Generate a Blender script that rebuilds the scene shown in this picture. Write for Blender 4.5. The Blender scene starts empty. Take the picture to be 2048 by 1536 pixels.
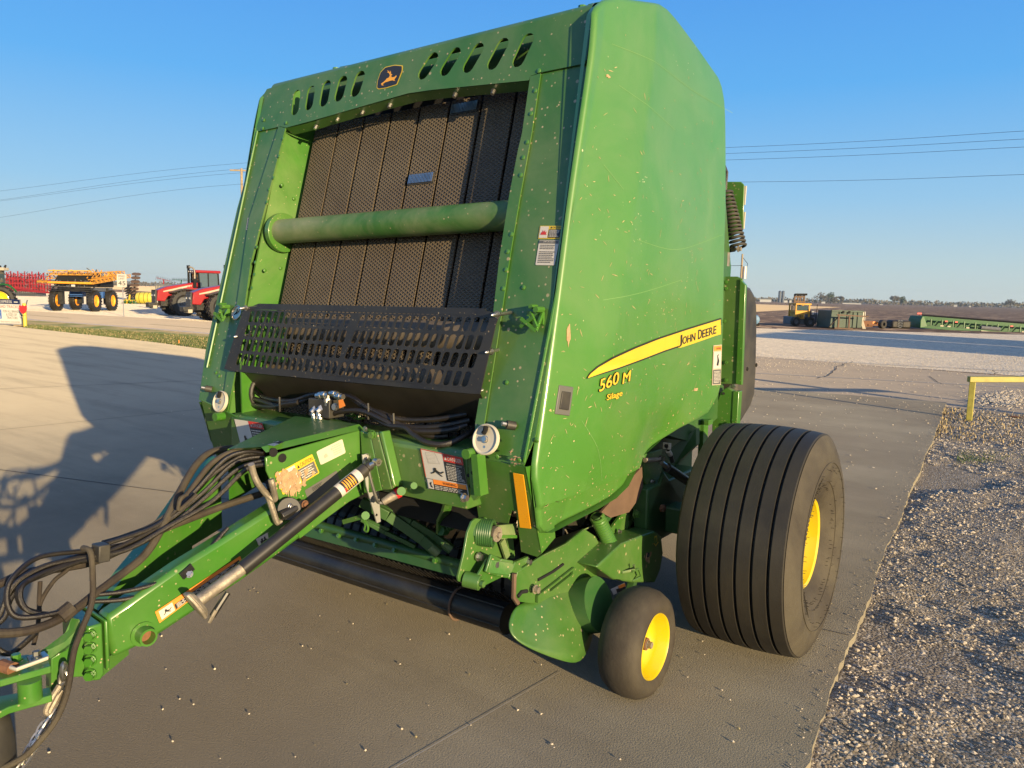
import bpy, math, random
import numpy as np
from mathutils import Vector, Matrix
random.seed(7); rng=np.random.default_rng(7)
S=bpy.context.scene; COL=S.collection; R=math.radians
# ---------------------------------------------------------------- camera
FPX=1500.; CX,CY=1024.,768.; CAMH=1.7
def _n(v): v=np.array(v,float); return v/np.linalg.norm(v)
def _ray(u,v): return _n([(u-CX)/FPX,-(v-CY)/FPX,-1])
_a=_ray(0,587+.025*(0-1024)); _b=_ray(2048,587+.025*1024)
ZW=_n(np.cross(_a,_b)); ZW=ZW if ZW[1]>0 else -ZW
XB=-_ray(-1090,580); YB=_n(np.cross(ZW,XB)); ZB=np.cross(XB,YB)
YW=YB; XW=np.cross(YW,ZW)
RW=np.array([XW,YW,ZW]); RB=np.array([XB,YB,ZB])     # camera -> world, camera -> machine
PIV=np.array([-1.1,3.7,0.]); CAM=np.array([0,0,CAMH])
B2W=RW@RB.T; CB=RB@RW.T@(CAM-PIV)
cd=bpy.data.cameras.new('camera'); co=bpy.data.objects.new('camera',cd); COL.objects.link(co)
cd.sensor_width=36; cd.lens=FPX/2048*36; cd.clip_start=.05; cd.clip_end=6000
m=np.eye(4); m[:3,:3]=RW; m[:3,3]=CAM; co.matrix_world=Matrix(m.tolist()); S.camera=co
# ---------------------------------------------------------------- light
SUN_EL=R(8.9); SUN_AZ=R(109.8)       # azimuth clockwise from +Y
w=bpy.data.worlds.new('World'); S.world=w; w.use_nodes=True
nt=w.node_tree; bg=nt.nodes['Background']; sky=nt.nodes.new('ShaderNodeTexSky')
sky.sky_type='NISHITA'; sky.sun_disc=False; sky.sun_elevation=SUN_EL; sky.sun_rotation=SUN_AZ
sky.altitude=100; sky.air_density=1.0; sky.dust_density=0.7; sky.ozone_density=2.5
# the camera saw a paler, greyer horizon than the physical sky: pull it there by elevation
_tc=nt.nodes.new('ShaderNodeTexCoord'); _sp=nt.nodes.new('ShaderNodeSeparateXYZ'); _cr=nt.nodes.new('ShaderNodeValToRGB'); _mx=nt.nodes.new('ShaderNodeMix'); _mx.data_type='RGBA'
nt.links.new(_tc.outputs['Generated'],_sp.inputs[0]); nt.links.new(_sp.outputs['Z'],_cr.inputs[0])
e=_cr.color_ramp.elements; e[0].position=0; e[0].color=(3.1,3.5,3.4,1); e[1].position=1; e[1].color=(.2,1.0,3.2,1)
for _p,_c in ((.045,(2.6,3.4,3.7)),(.12,(1.6,3.0,4.35)),(.25,(.62,2.3,4.7)),(.42,(.36,1.6,4.4))):
    q=e.new(_p); q.color=(*_c,1)
_mx.inputs[0].default_value=.93; nt.links.new(sky.outputs[0],_mx.inputs[6]); nt.links.new(_cr.outputs[0],_mx.inputs[7]); 
# the half of the sky round the low sun is brighter and warmer
_dt=nt.nodes.new('ShaderNodeVectorMath'); _dt.operation='DOT_PRODUCT'; _dt.inputs[1].default_value=(math.sin(SUN_AZ)*math.cos(SUN_EL),math.cos(SUN_AZ)*math.cos(SUN_EL),math.sin(SUN_EL)); nt.links.new(_tc.outputs['Generated'],_dt.inputs[0])
_mr=nt.nodes.new('ShaderNodeMapRange'); _mr.interpolation_type='SMOOTHSTEP'; _mr.inputs[1].default_value=.15; _mr.inputs[2].default_value=1; nt.links.new(_dt.outputs['Value'],_mr.inputs[0])
_ad=nt.nodes.new('ShaderNodeMix'); _ad.data_type='RGBA'; _ad.blend_type='ADD'; _ad.inputs[7].default_value=(3.0,2.0,.7,1); nt.links.new(_mr.outputs[0],_ad.inputs[0]); nt.links.new(_mx.outputs[2],_ad.inputs[6])
nt.links.new(_ad.outputs[2],bg.inputs[0]); bg.inputs[1].default_value=.10
sl=bpy.data.lights.new('sun','SUN'); sl.energy=5.0; sl.angle=R(.5); sl.color=(1,.76,.44)
so=bpy.data.objects.new('sun',sl); COL.objects.link(so)
sd=Vector((math.sin(SUN_AZ)*math.cos(SUN_EL),math.cos(SUN_AZ)*math.cos(SUN_EL),math.sin(SUN_EL)))
so.rotation_euler=sd.to_track_quat('Z','Y').to_euler(); so.location=sd*50
S.view_settings.view_transform='Standard'; S.view_settings.look='None'; S.view_settings.exposure=0.95; S.view_settings.gamma=1
S.render.resolution_x=1024; S.render.resolution_y=768
# ---------------------------------------------------------------- pixel -> point
def G(u,v,z=0.):
    d=RW@_ray(u,v); return Vector(CAM+d*((z-CAM[2])/d[2]))
def Wd(u,v,dist):                     # world point on the ray at a camera depth
    d=_ray(u,v); d=d/-d[2]; return Vector(CAM+RW@d*dist)
def B(u,v,**k):                       # machine point on plane x=, y= or z=
    d=RB@_ray(u,v); (ax,val),=k.items(); i='xyz'.index(ax)
    return Vector(CB+d*((val-CB[i])/d[i]))
def Bp(u,v,p,nn):
    d=RB@_ray(u,v); nn=np.array(nn,float); p=np.array(p,float)
    return Vector(CB+d*((p-CB)@nn/(d@nn)))
LA=.2603; LC=.9655                    # lean of the front face
F0=np.array([0,-1.42,1.06]); FN=np.array([0,-LC,LA])
def F(u,v,off=0): return Bp(u,v,F0+FN*off,FN)
def F2(p): return (p[0],(p[2]-1.06)/LC)
def Fpt(x,s,off=0): return Vector((x,-1.42+s*LA-LC*off,1.06+s*LC+LA*off))
# ---------------------------------------------------------------- materials
MATS={}
def mat(name,col,rough=.5,metal=0,noise=0,nscale=8,col2=None,bump=0,bscale=60,spots=0,spotcol=(.42,.33,.19),sscale=45,coat=0,emis=None,alpha=None,gen=False,spec=.5,drough=0,dust=0):
    if name in MATS: return MATS[name]
    M=bpy.data.materials.new(name); M.use_nodes=True; N=M.node_tree.nodes; L=M.node_tree.links
    b=N['Principled BSDF']; b.inputs['Roughness'].default_value=rough; b.inputs['Metallic'].default_value=metal
    b.inputs['Base Color'].default_value=(*col,1); b.inputs['Specular IOR Level'].default_value=spec
    b.inputs['Coat Weight'].default_value=coat; b.inputs['Coat Roughness'].default_value=.12
    if drough and 'Diffuse Roughness' in b.inputs: b.inputs['Diffuse Roughness'].default_value=drough
    tc=N.new('ShaderNodeTexCoord'); vec=tc.outputs['Object']
    cur=None
    def mix(f,a,c):
        mx=N.new('ShaderNodeMix'); mx.data_type='RGBA'
        if isinstance(f,float): mx.inputs[0].default_value=f
        else: L.new(f,mx.inputs[0])
        for i,q in ((6,a),(7,c)):
            if isinstance(q,tuple): mx.inputs[i].default_value=(*q,1)
            else: L.new(q,mx.inputs[i])
        return mx.outputs[2]
    def ramp(s,a,c):
        r=N.new('ShaderNodeMapRange'); r.inputs[1].default_value=a; r.inputs[2].default_value=c; L.new(s,r.inputs[0]); return r.outputs[0]
    def ns(sc,det=6,rg=.6,dist=0):
        t=N.new('ShaderNodeTexNoise'); t.inputs['Scale'].default_value=sc; t.inputs['Detail'].default_value=det; t.inputs['Roughness'].default_value=rg
        t.inputs['Distortion'].default_value=dist; L.new(vec,t.inputs['Vector']); return t.outputs['Fac']
    cur=tuple(col)
    if noise:
        c2=col2 or tuple(x*(1-noise) for x in col)
        cur=mix(ramp(ns(nscale),.35,.68),cur,tuple(c2))
    if dust:
        f=N.new('ShaderNodeMath'); f.operation='MULTIPLY'; f.inputs[1].default_value=dust; L.new(ramp(ns(2.2,8,.65,.6),.38,.75),f.inputs[0])
        cur=mix(f.outputs[0],cur,(.40,.36,.22))
    if spots:
        def vor(sc):
            v=N.new('ShaderNodeTexVoronoi'); v.inputs['Scale'].default_value=sc; L.new(vec,v.inputs['Vector']); return v
        gate=ramp(ns(5,4,.6),.5-.25*spots,.62)
        for sc,th in ((sscale,.20),(sscale*.38,.13)):
            v=vor(sc); r=N.new('ShaderNodeMapRange'); r.inputs[1].default_value=th; r.inputs[2].default_value=th*.6; L.new(v.outputs['Distance'],r.inputs[0])
            g=N.new('ShaderNodeSeparateColor'); L.new(v.outputs['Color'],g.inputs[0])
            q=N.new('ShaderNodeMath'); q.operation='LESS_THAN'; q.inputs[1].default_value=.55*spots; L.new(g.outputs[0],q.inputs[0])
            a=N.new('ShaderNodeMath'); a.operation='MULTIPLY'; L.new(r.outputs[0],a.inputs[0]); L.new(q.outputs[0],a.inputs[1])
            c=N.new('ShaderNodeMath'); c.operation='MULTIPLY'; L.new(a.outputs[0],c.inputs[0]); L.new(gate,c.inputs[1])
            cur=mix(c.outputs[0],cur,tuple(spotcol))
    if not isinstance(cur,tuple): L.new(cur,b.inputs['Base Color'])
    if bump:
        bp=N.new('ShaderNodeBump'); bp.inputs['Strength'].default_value=bump; bp.inputs['Distance'].default_value=.01
        L.new(ns(bscale,8,.7),bp.inputs['Height']); L.new(bp.outputs[0],b.inputs['Normal'])
    if emis: b.inputs['Emission Color'].default_value=(*emis,1); b.inputs['Emission Strength'].default_value=1
    MATS[name]=M; return M
GR=(.040,.130,.016)
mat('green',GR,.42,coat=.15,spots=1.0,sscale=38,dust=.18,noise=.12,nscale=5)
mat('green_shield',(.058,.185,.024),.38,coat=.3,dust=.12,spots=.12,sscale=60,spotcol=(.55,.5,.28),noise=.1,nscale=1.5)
mat('green_clean',(.040,.155,.013),.35,coat=.3,dust=.12,noise=.12,spots=.6,sscale=55)
mat('green_wall',(.040,.150,.013),.65,noise=.15,nscale=9,dust=.2,spots=.4,sscale=60,spec=.2)
mat('green_dusty',(.04,.14,.022),.6,dust=.6,spots=.5,noise=.2)
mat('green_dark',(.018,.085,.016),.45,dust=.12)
mat('green_far',(.012,.10,.02),.5,noise=.3,nscale=3)
mat('yellow_rim',(.56,.42,.004),.35,coat=.3,dust=.1)
mat('yellow',(.50,.36,.02),.45,noise=.1)
mat('yellow_black',(.02,.02,.015),.5)
mat('guard_black',(.014,.014,.016),.42,dust=.06,spots=.4,sscale=90)
mat('black_metal',(.013,.013,.014),.38,dust=.10,noise=.3)
mat('pan_metal',(.075,.065,.05),.5,metal=.6,noise=.4,nscale=6)
mat('hose',(.009,.007,.006),.42,dust=.06,noise=.3,nscale=20,bump=.3,bscale=200)
mat('hose_muddy',(.026,.018,.012),.75,dust=.2,noise=.4,nscale=30,bump=.5,bscale=150)
mat('tyre',(.013,.011,.009),.62,dust=.05,noise=.25,nscale=12,bump=.15,bscale=120)
mat('tyre_side',(.036,.029,.020),.8,dust=.14,noise=.3,nscale=9,bump=.25,bscale=70)
mat('plastic_black',(.022,.021,.02),.55,noise=.25,dust=.15,bump=.05,bscale=300)
mat('steel',(.55,.53,.48),.32,metal=.95,noise=.25,nscale=25)
mat('steel_worn',(.40,.35,.27),.55,metal=.6,noise=.5,nscale=18,bump=.3,bscale=80)
mat('rust',(.20,.09,.04),.85,noise=.4,nscale=30,bump=.4)
mat('white_decal',(.52,.49,.42),.5,noise=.08); mat('black_decal',(.02,.02,.02),.5); mat('red_decal',(.45,.03,.02),.5)
mat('orange_decal',(.80,.24,.03),.5); mat('yellow_decal',(.56,.40,.025),.45,noise=.06); mat('grey_decal',(.10,.10,.09),.5)
mat('amber',(.75,.33,.01),.35,spots=.9,sscale=110,spotcol=(.15,.1,.05))
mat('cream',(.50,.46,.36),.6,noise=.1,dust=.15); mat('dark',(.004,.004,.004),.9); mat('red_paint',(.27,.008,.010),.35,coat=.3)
mat('mud',(.46,.30,.16),.9,noise=.35,nscale=40,bump=.6,bscale=90); mat('straw',(.40,.33,.16),.8,noise=.4,nscale=30)
mat('red_far',(.32,.015,.018),.6,noise=.25,nscale=2); mat('orange_yellow',(.75,.34,.025),.45,noise=.15); mat('orange_rim',(.85,.36,.02),.5)
mat('green_scuff',(.16,.30,.10),.6)
mat('glass',(.05,.08,.09),.06,spec=.9,coat=.5); mat('white_paint',(.78,.78,.74),.5,noise=.1); mat('grey_far',(.12,.13,.14),.7,noise=.3)
mat('blue_far',(.04,.12,.35),.5); mat('blue_tank',(.10,.20,.32),.5); mat('navy',(.006,.012,.05),.5); mat('sign_red',(.65,.02,.02),.5)
mat('sign_white',(.50,.48,.41),.5); mat('wood',(.35,.27,.17),.85,noise=.4,nscale=10); mat('galv',(.45,.45,.43),.45,metal=.5,noise=.2)
mat('forklift_yellow',(.62,.32,.03),.6,noise=.4,nscale=3); mat('container_green',(.035,.07,.05),.6,noise=.3,nscale=2); mat('rust_brown',(.13,.08,.05),.8,noise=.3)
mat('tan_box',(.42,.37,.27),.8,noise=.15); mat('tank_yellow',(.55,.45,.05),.45,noise=.12,nscale=3); mat('bar_yellow',(.38,.335,.06),.55,noise=.25,nscale=12,bump=.1)
mat('far_white',(.42,.42,.40),.7); mat('silo',(.06,.075,.1),.6)
# rubber belt with diamond tread
def belt_mat():
    M=mat('belt',(.12,.092,.062),.75,dust=.15,noise=.2,nscale=6); N=M.node_tree.nodes; L=M.node_tree.links; b=N['Principled BSDF']
    uv=N.new('ShaderNodeUVMap'); 
    hs=[]
    for ang in (32,-32):
        mp=N.new('ShaderNodeMapping'); mp.inputs['Rotation'].default_value=(0,0,R(ang)); L.new(uv.outputs[0],mp.inputs['Vector'])
        wv=N.new('ShaderNodeTexWave'); wv.bands_direction='Y'; wv.inputs['Scale'].default_value=20; L.new(mp.outputs[0],wv.inputs['Vector']); hs.append(wv.outputs['Fac'])
    mx=N.new('ShaderNodeMath'); mx.operation='MAXIMUM'; L.new(hs[0],mx.inputs[0]); L.new(hs[1],mx.inputs[1])
    bp=N.new('ShaderNodeBump'); bp.inputs['Strength'].default_value=1; bp.inputs['Distance'].default_value=.012; L.new(mx.outputs[0],bp.inputs['Height']); L.new(bp.outputs[0],b.inputs['Normal'])
    return M
belt_mat()
# ---------------------------------------------------------------- mesh builder
def V(*a): return Vector(a)
_txt={}
def text_mesh(s):
    if s not in _txt:
        c=bpy.data.curves.new('t','FONT'); c.body=s; c.size=1; c.resolution_u=3; c.fill_mode='FRONT'; c.extrude=0
        o=bpy.data.objects.new('t',c); COL.objects.link(o); dg=bpy.context.evaluated_depsgraph_get(); me=bpy.data.meshes.new_from_object(o.evaluated_get(dg))
        vs=[tuple(v.co) for v in me.vertices]; fs=[tuple(p.vertices) for p in me.polygons]
        bpy.data.objects.remove(o); bpy.data.curves.remove(c); bpy.data.meshes.remove(me)
        x0=min(v[0] for v in vs); x1=max(v[0] for v in vs); y0=min(v[1] for v in vs); y1=max(v[1] for v in vs)
        _txt[s]=([((v[0]-x0)/(x1-x0),(v[1]-y0)/(y1-y0)) for v in vs],fs,(x1-x0)/(y1-y0))
    return _txt[s]
def curve_plate(outline,holes,t):
    c=bpy.data.curves.new('c','CURVE'); c.dimensions='2D'; c.fill_mode='BOTH'; c.extrude=t/2
    for poly in [outline]+list(holes):
        sp=c.splines.new('POLY'); sp.points.add(len(poly)-1)
        for i,p in enumerate(poly): sp.points[i].co=(p[0],p[1],0,1)
        sp.use_cyclic_u=True
    o=bpy.data.objects.new('c',c); COL.objects.link(o); dg=bpy.context.evaluated_depsgraph_get(); me=bpy.data.meshes.new_from_object(o.evaluated_get(dg))
    vs=[tuple(v.co) for v in me.vertices]; fs=[tuple(p.vertices) for p in me.polygons]
    bpy.data.objects.remove(o); bpy.data.curves.remove(c); bpy.data.meshes.remove(me)
    return vs,fs
def frame_of(d,up=(0,0,1)):
    d=Vector(d).normalized(); u=Vector(up)
    if abs(d.dot(u))>.98: u=Vector((0,1,0)) if abs(d.y)<.9 else Vector((1,0,0))
    s=d.cross(u).normalized(); return d,s,s.cross(d).normalized()
def smooth_path(pts,n=8):
    P=[Vector(p) for p in pts]
    if len(P)<3: return P
    out=[]
    for i in range(len(P)-1):
        a=P[max(i-1,0)];b=P[i];c=P[i+1];d=P[min(i+2,len(P)-1)]
        for k in range(n):
            t=k/n; out.append(.5*((2*b)+(c-a)*t+(2*a-5*b+4*c-d)*t*t+(-a+3*b-3*c+d)*t**3))
    out.append(P[-1]); return out
def capsule(a,b,r,n=6):
    a=np.array(a,float);b=np.array(b,float);d=(b-a)/np.linalg.norm(b-a);p=np.array([-d[1],d[0]]);o=[]
    for i in range(n+1): t=math.pi*i/n; o.append(tuple(b+r*(p*math.cos(t)+d*math.sin(t))))
    for i in range(n+1): t=math.pi*i/n; o.append(tuple(a+r*(-p*math.cos(t)-d*math.sin(t))))
    return o
def circle2(c,r,n=20): return [(c[0]+r*math.cos(2*math.pi*i/n),c[1]+r*math.sin(2*math.pi*i/n)) for i in range(n)]
def rrect(x0,y0,x1,y1,r,n=4):
    o=[]
    for cx,cy,a in ((x1-r,y1-r,0),(x0+r,y1-r,90),(x0+r,y0+r,180),(x1-r,y0+r,270)):
        for i in range(n+1): t=R(a+90*i/n); o.append((cx+r*math.cos(t),cy+r*math.sin(t)))
    return o
def rpoly(poly,r,n=4):                # round the corners of a 2-D polygon
    P=[np.array(p,float) for p in poly]; o=[]
    for i,p in enumerate(P):
        a=P[i-1]-p; b=P[(i+1)%len(P)]-p; la,lb=np.linalg.norm(a),np.linalg.norm(b); q=min(r,la*.45,lb*.45)
        s=p+a/la*q; e=p+b/lb*q
        for k in range(n+1):
            t=k/n; o.append(tuple((1-t)**2*s+2*t*(1-t)*p+t*t*e))
    return o
class MB:
    def __init__(s): s.v=[];s.f=[];s.m=[];s.ms=[];s.uv={}
    def mi(s,n):
        if n not in s.ms: s.ms.append(n)
        return s.ms.index(n)
    def add(s,vs,fs,m):
        k=len(s.v); s.v+=[tuple(v) for v in vs]; i=s.mi(m)
        for f in fs: s.f.append(tuple(q+k for q in f)); s.m.append(i)
        return s
    def box(s,lo,hi,m):
        x0,y0,z0=lo;x1,y1,z1=hi
        return s.add([(x,y,z) for x in (x0,x1) for y in (y0,y1) for z in (z0,z1)],[(0,1,3,2),(4,6,7,5),(0,4,5,1),(2,3,7,6),(0,2,6,4),(1,5,7,3)],m)
    def beam(s,a,b,w,h,m,up=(0,0,1)):
        a=Vector(a);b=Vector(b);d,sx,uz=frame_of(b-a,up)
        vs=[p+sx*(i*w/2)+uz*(j*h/2) for p in (a,b) for i,j in ((-1,-1),(1,-1),(1,1),(-1,1))]
        return s.add(vs,[(3,2,1,0),(4,5,6,7),(0,1,5,4),(1,2,6,5),(2,3,7,6),(3,0,4,7)],m)
    def tube(s,pts,r,m,seg=10,smooth=0,caps=True,r2=None,close=False):
        P=smooth_path(pts,smooth) if smooth else [Vector(p) for p in pts]
        n=len(P); vs=[];fs=[]; t0=(P[1]-P[0]); _,sx,uz=frame_of(t0)
        for i,p in enumerate(P):
            t=((P[(i+1)%n]-P[i-1]) if close else (P[min(i+1,n-1)]-P[max(i-1,0)])).normalized()
            sx=(sx-t*sx.dot(t)).normalized(); uz=sx.cross(t)
            rr=r if r2 is None else r+(r2-r)*i/(n-1)
            for k in range(seg): a=2*math.pi*k/seg; vs.append(p+sx*(rr*math.cos(a))+uz*(rr*math.sin(a)))
        for i in range(n if close else n-1):
            j=(i+1)%n
            for k in range(seg): k2=(k+1)%seg; fs.append((i*seg+k,i*seg+k2,j*seg+k2,j*seg+k))
        if caps and not close: fs+=[tuple(range(seg))[::-1],tuple((n-1)*seg+k for k in range(seg))]
        return s.add(vs,fs,m)
    def cyl(s,a,b,r,m,seg=20,r2=None): return s.tube([a,b],r,m,seg,r2=r2)
    def lathe(s,prof,o,d,m,seg=48,up=(0,0,1),closed=False,mats=None):   # prof (along, radius)
        o=Vector(o);d,sx,uz=frame_of(d,up);n=len(prof);vs=[]
        for k in range(seg):
            a=2*math.pi*k/seg
            for (x,r) in prof: vs.append(o+d*x+sx*(r*math.cos(a))+uz*(r*math.sin(a)))
        for i in range(n if closed else n-1):
            j=(i+1)%n; fs=[]
            for k in range(seg): k2=(k+1)%seg; fs.append((k*n+i,k2*n+i,k2*n+j,k*n+j))
            if i==0: base=len(s.v); s.v+=[tuple(v) for v in vs]
            mm=s.mi(mats[i] if mats else m)
            for f in fs: s.f.append(tuple(q+base for q in f)); s.m.append(mm)
        return s
    def prism(s,poly,vec,m):
        n=len(poly); vec=Vector(vec); vs=[Vector(p) for p in poly]+[Vector(p)+vec for p in poly]
        return s.add(vs,[tuple(range(n))[::-1],tuple(range(n,2*n))]+[(i,(i+1)%n,n+(i+1)%n,n+i) for i in range(n)],m)
    def loft(s,pa,pb,m,caps=True):
        n=len(pa); fs=[(i,(i+1)%n,n+(i+1)%n,n+i) for i in range(n)]
        if caps: fs+=[tuple(range(n))[::-1],tuple(range(n,2*n))]
        return s.add(list(pa)+list(pb),fs,m)
    def poly(s,pts,m): return s.add(pts,[tuple(range(len(pts)))],m)
    def plate(s,outline,holes,t,fr,m):   # fr(x,y,z)->point
        vs,fs=curve_plate(outline,holes,t); return s.add([fr(*v) for v in vs],fs,m)
    def dome(s,p,n,r,m,h=.5,seg=8):
        return s.lathe([(0,r),(h*r*.6,r*.9),(h*r,r*.5),(h*r*1.1,0.0005)],p,n,m,seg)
    def hexbolt(s,p,n,r,h,m):
        s.lathe([(0,r*1.35),(h*.25,r*1.35),(h*.25,r)],p,n,m,12); s.lathe([(h*.25,r),(h,r),(h,.0005)],p,n,m,6); return s
    def coil(s,a,b,Rr,r,turns,m,seg=6,R2=None):
        a=Vector(a);b=Vector(b);d,sx,uz=frame_of(b-a);L=(b-a).length;n=int(turns*14);P=[]
        for i in range(n+1):
            t=i/n;an=2*math.pi*turns*t;q=Rr+((R2 or Rr)-Rr)*t; P.append(a+d*(L*t)+sx*(q*math.cos(an))+uz*(q*math.sin(an)))
        return s.tube(P,r,m,seg)
    def text(s,st,fn,m):                  # fn(u,v)->point, u,v in 0..1 text box
        vs,fs,_=text_mesh(st); return s.add([fn(*v) for v in vs],fs,m)
    def build(s,name,parent=None,bevel=0,ang=35,label=None,fixn=True):
        me=bpy.data.meshes.new(name); me.from_pydata(s.v,[],s.f)
        for n in s.ms: me.materials.append(MATS[n])
        me.polygons.foreach_set('material_index',s.m)
        me.validate(); 
        import bmesh
        if fixn:
            bm=bmesh.new(); bm.from_mesh(me); bmesh.ops.recalc_face_normals(bm,faces=bm.faces); bm.to_mesh(me); bm.free()
        me.polygons.foreach_set('use_smooth',[True]*len(me.polygons)); me.set_sharp_from_angle(angle=R(ang))
        o=bpy.data.objects.new(name,me); COL.objects.link(o)
        if parent is not None: o.parent=parent
        if bevel:
            b=o.modifiers.new('b','BEVEL'); b.width=bevel; b.segments=2; b.limit_method='ANGLE'; b.angle_limit=R(40); b.harden_normals=False
        if label: o['label']=label
        return o
def empty(name,loc=(0,0,0),rz=0,mw=None):
    o=bpy.data.objects.new(name,None); COL.objects.link(o); o.empty_display_size=.1
    if mw is not None: o.matrix_world=mw
    else: o.location=loc; o.rotation_euler=(0,0,rz)
    return o
def tag(o,label=None,cat=None,group=None,kind=None):
    for k,v in (('label',label),('category',cat),('group',group),('kind',kind)):
        if v: o[k]=v
    return o
def copy_tree(o,parent=None):
    c=o.copy(); COL.objects.link(c)
    if parent is not None: c.parent=parent
    for ch in [q for q in o.children]: copy_tree(ch,c)
    return c
def quadmap(c,nrm,base=.0015):            # corners TL,TR,BR,BL -> fn(u,v,layer) with v up
    TL,TR,BR,BL=[Vector(p) for p in c]; nrm=Vector(nrm).normalized()
    def fn(u,v,l=0): return (BL*(1-u)+BR*u)*(1-v)+(TL*(1-u)+TR*u)*v+nrm*(base+.0012*l)
    return fn
def decal(name,parent,c,nrm,items,label=None,base=.0015):
    fn=quadmap(c,nrm,base); mb=MB()
    for it in items:
        k=it[0]; l=it[-1] if isinstance(it[-1],int) else 1
        if k=='r': _,x0,y0,x1,y1,mm=it[:6]; mb.poly([fn(x0,y0,l),fn(x1,y0,l),fn(x1,y1,l),fn(x0,y1,l)],mm)
        elif k=='rr': _,x0,y0,x1,y1,rd,mm=it[:7]; mb.poly([fn(a,b,l) for a,b in rrect(x0,y0,x1,y1,rd)],mm)
        elif k=='t': _,st,x0,y0,x1,y1,mm=it[:7]; mb.text(st,lambda u,v:fn(x0+(x1-x0)*u,y0+(y1-y0)*v,l),mm)
        elif k=='p': _,pts,mm=it[:3]; mb.poly([fn(a,b,l) for a,b in pts],mm)
        elif k=='lines':
            _,x0,y0,x1,y1,nl,mm=it[:7]; rr=random.Random(sum(map(ord,name))%97+nl)
            for i in range(nl):
                y=y1-(y1-y0)*(i+.5)/nl; h=(y1-y0)/nl*.24; x=x0; xe=x1-rr.random()*.25*(x1-x0)
                while x<xe:
                    wd=(x1-x0)*(.05+.12*rr.random()); e=min(x+wd,xe); mb.poly([fn(x,y-h,l),fn(e,y-h,l),fn(e,y+h,l),fn(x,y+h,l)],mm); x=e+(x1-x0)*.025
    o=mb.build(name,parent,label=label,fixn=False); return o
MAN=[(.36,.80),(.44,.86),(.52,.80),(.5,.70),(.56,.62),(.75,.50),(.95,.66),(1,.6),(.78,.38),(.62,.42),(.86,.18),(.80,.12),(.55,.34),(.40,.48),(.34,.36),(.12,.22),(.08,.30),(.28,.44),(.32,.6),(.30,.72)]
def man(x0,y0,x1,y1,m='black_decal',l=2): return ('p',[(x0+(x1-x0)*a,y0+(y1-y0)*b) for a,b in MAN],m,l)
# ================================================================ SETTING
def ground_mat(name,c1,c2,sc,stones=None,bump=.4,bsc=40,drough=1.0,big=None,bd=.02,grad=False):
    M=bpy.data.materials.new(name); M.use_nodes=True; N=M.node_tree.nodes; L=M.node_tree.links; b=N['Principled BSDF']
    b.inputs['Roughness'].default_value=.9; b.inputs['Specular IOR Level'].default_value=.25
    if 'Diffuse Roughness' in b.inputs: b.inputs['Diffuse Roughness'].default_value=drough
    tc=N.new('ShaderNodeTexCoord'); v=tc.outputs['Object']
    def ns(s,d=8,r=.65):
        t=N.new('ShaderNodeTexNoise'); t.inputs['Scale'].default_value=s; t.inputs['Detail'].default_value=d; t.inputs['Roughness'].default_value=r; L.new(v,t.inputs['Vector']); return t.outputs['Fac']
    def rmp(s,a,c):
        r=N.new('ShaderNodeMapRange'); r.inputs[1].default_value=a; r.inputs[2].default_value=c; L.new(s,r.inputs[0]); return r.outputs[0]
    def mix(f,a,c):
        mx=N.new('ShaderNodeMix'); mx.data_type='RGBA'; L.new(f,mx.inputs[0])
        for i,q in ((6,a),(7,c)):
            if isinstance(q,tuple): mx.inputs[i].default_value=(*q,1)
            else: L.new(q,mx.inputs[i])
        return mx.outputs[2]
    cur=mix(rmp(ns(sc),.3,.7),c1,c2)
    if big: cur=mix(rmp(ns(big[0],5,.6),.42,.62),cur,big[1])
    if grad:      # sunlit paleness toward the far left put into the colour, then streaks and grain
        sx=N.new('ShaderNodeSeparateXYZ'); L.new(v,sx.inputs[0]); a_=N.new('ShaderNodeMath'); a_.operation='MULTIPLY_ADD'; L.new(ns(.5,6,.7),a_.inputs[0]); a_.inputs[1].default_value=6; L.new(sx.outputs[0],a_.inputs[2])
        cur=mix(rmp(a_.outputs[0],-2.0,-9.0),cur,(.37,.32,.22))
        mp=N.new('ShaderNodeMapping'); mp.inputs['Scale'].default_value=(.25,2.2,1); mp.inputs['Rotation'].default_value=(0,0,.12); L.new(v,mp.inputs['Vector']); nz=N.new('ShaderNodeTexNoise'); nz.inputs['Scale'].default_value=1.1; nz.inputs['Detail'].default_value=7; nz.inputs['Roughness'].default_value=.7; L.new(mp.outputs[0],nz.inputs['Vector'])
        bl=N.new('ShaderNodeMath'); bl.operation='MULTIPLY'; bl.inputs[1].default_value=.45; L.new(rmp(nz.outputs['Fac'],.48,.68),bl.inputs[0]); cur=mix(bl.outputs[0],cur,(.15,.13,.09))
        cur=mix(rmp(ns(3.5,9,.8),.60,.75),cur,(.17,.145,.10))
        cur=mix(rmp(ns(170,3,.5),.60,.85),cur,(.15,.125,.085)); cur=mix(rmp(ns(120,3,.5),.64,.85),cur,(.42,.36,.26))
    h=ns(bsc,6,.6)
    if stones:
        vo=N.new('ShaderNodeTexVoronoi'); vo.inputs['Scale'].default_value=stones[0]; L.new(v,vo.inputs['Vector'])
        sp=N.new('ShaderNodeSeparateColor'); L.new(vo.outputs['Color'],sp.inputs[0])
        cur=mix(rmp(sp.outputs[0],1-stones[2],1-stones[2]*.5),cur,stones[1])
        ad=N.new('ShaderNodeMath'); ad.operation='SUBTRACT'; L.new(h,ad.inputs[0]); L.new(vo.outputs['Distance'],ad.inputs[1]); h=ad.outputs[0]
    L.new(cur,b.inputs['Base Color'])
    bp=N.new('ShaderNodeBump'); bp.inputs['Strength'].default_value=bump; bp.inputs['Distance'].default_value=bd; L.new(h,bp.inputs['Height']); L.new(bp.outputs[0],b.inputs['Normal'])
    MATS[name]=M; return M
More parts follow.
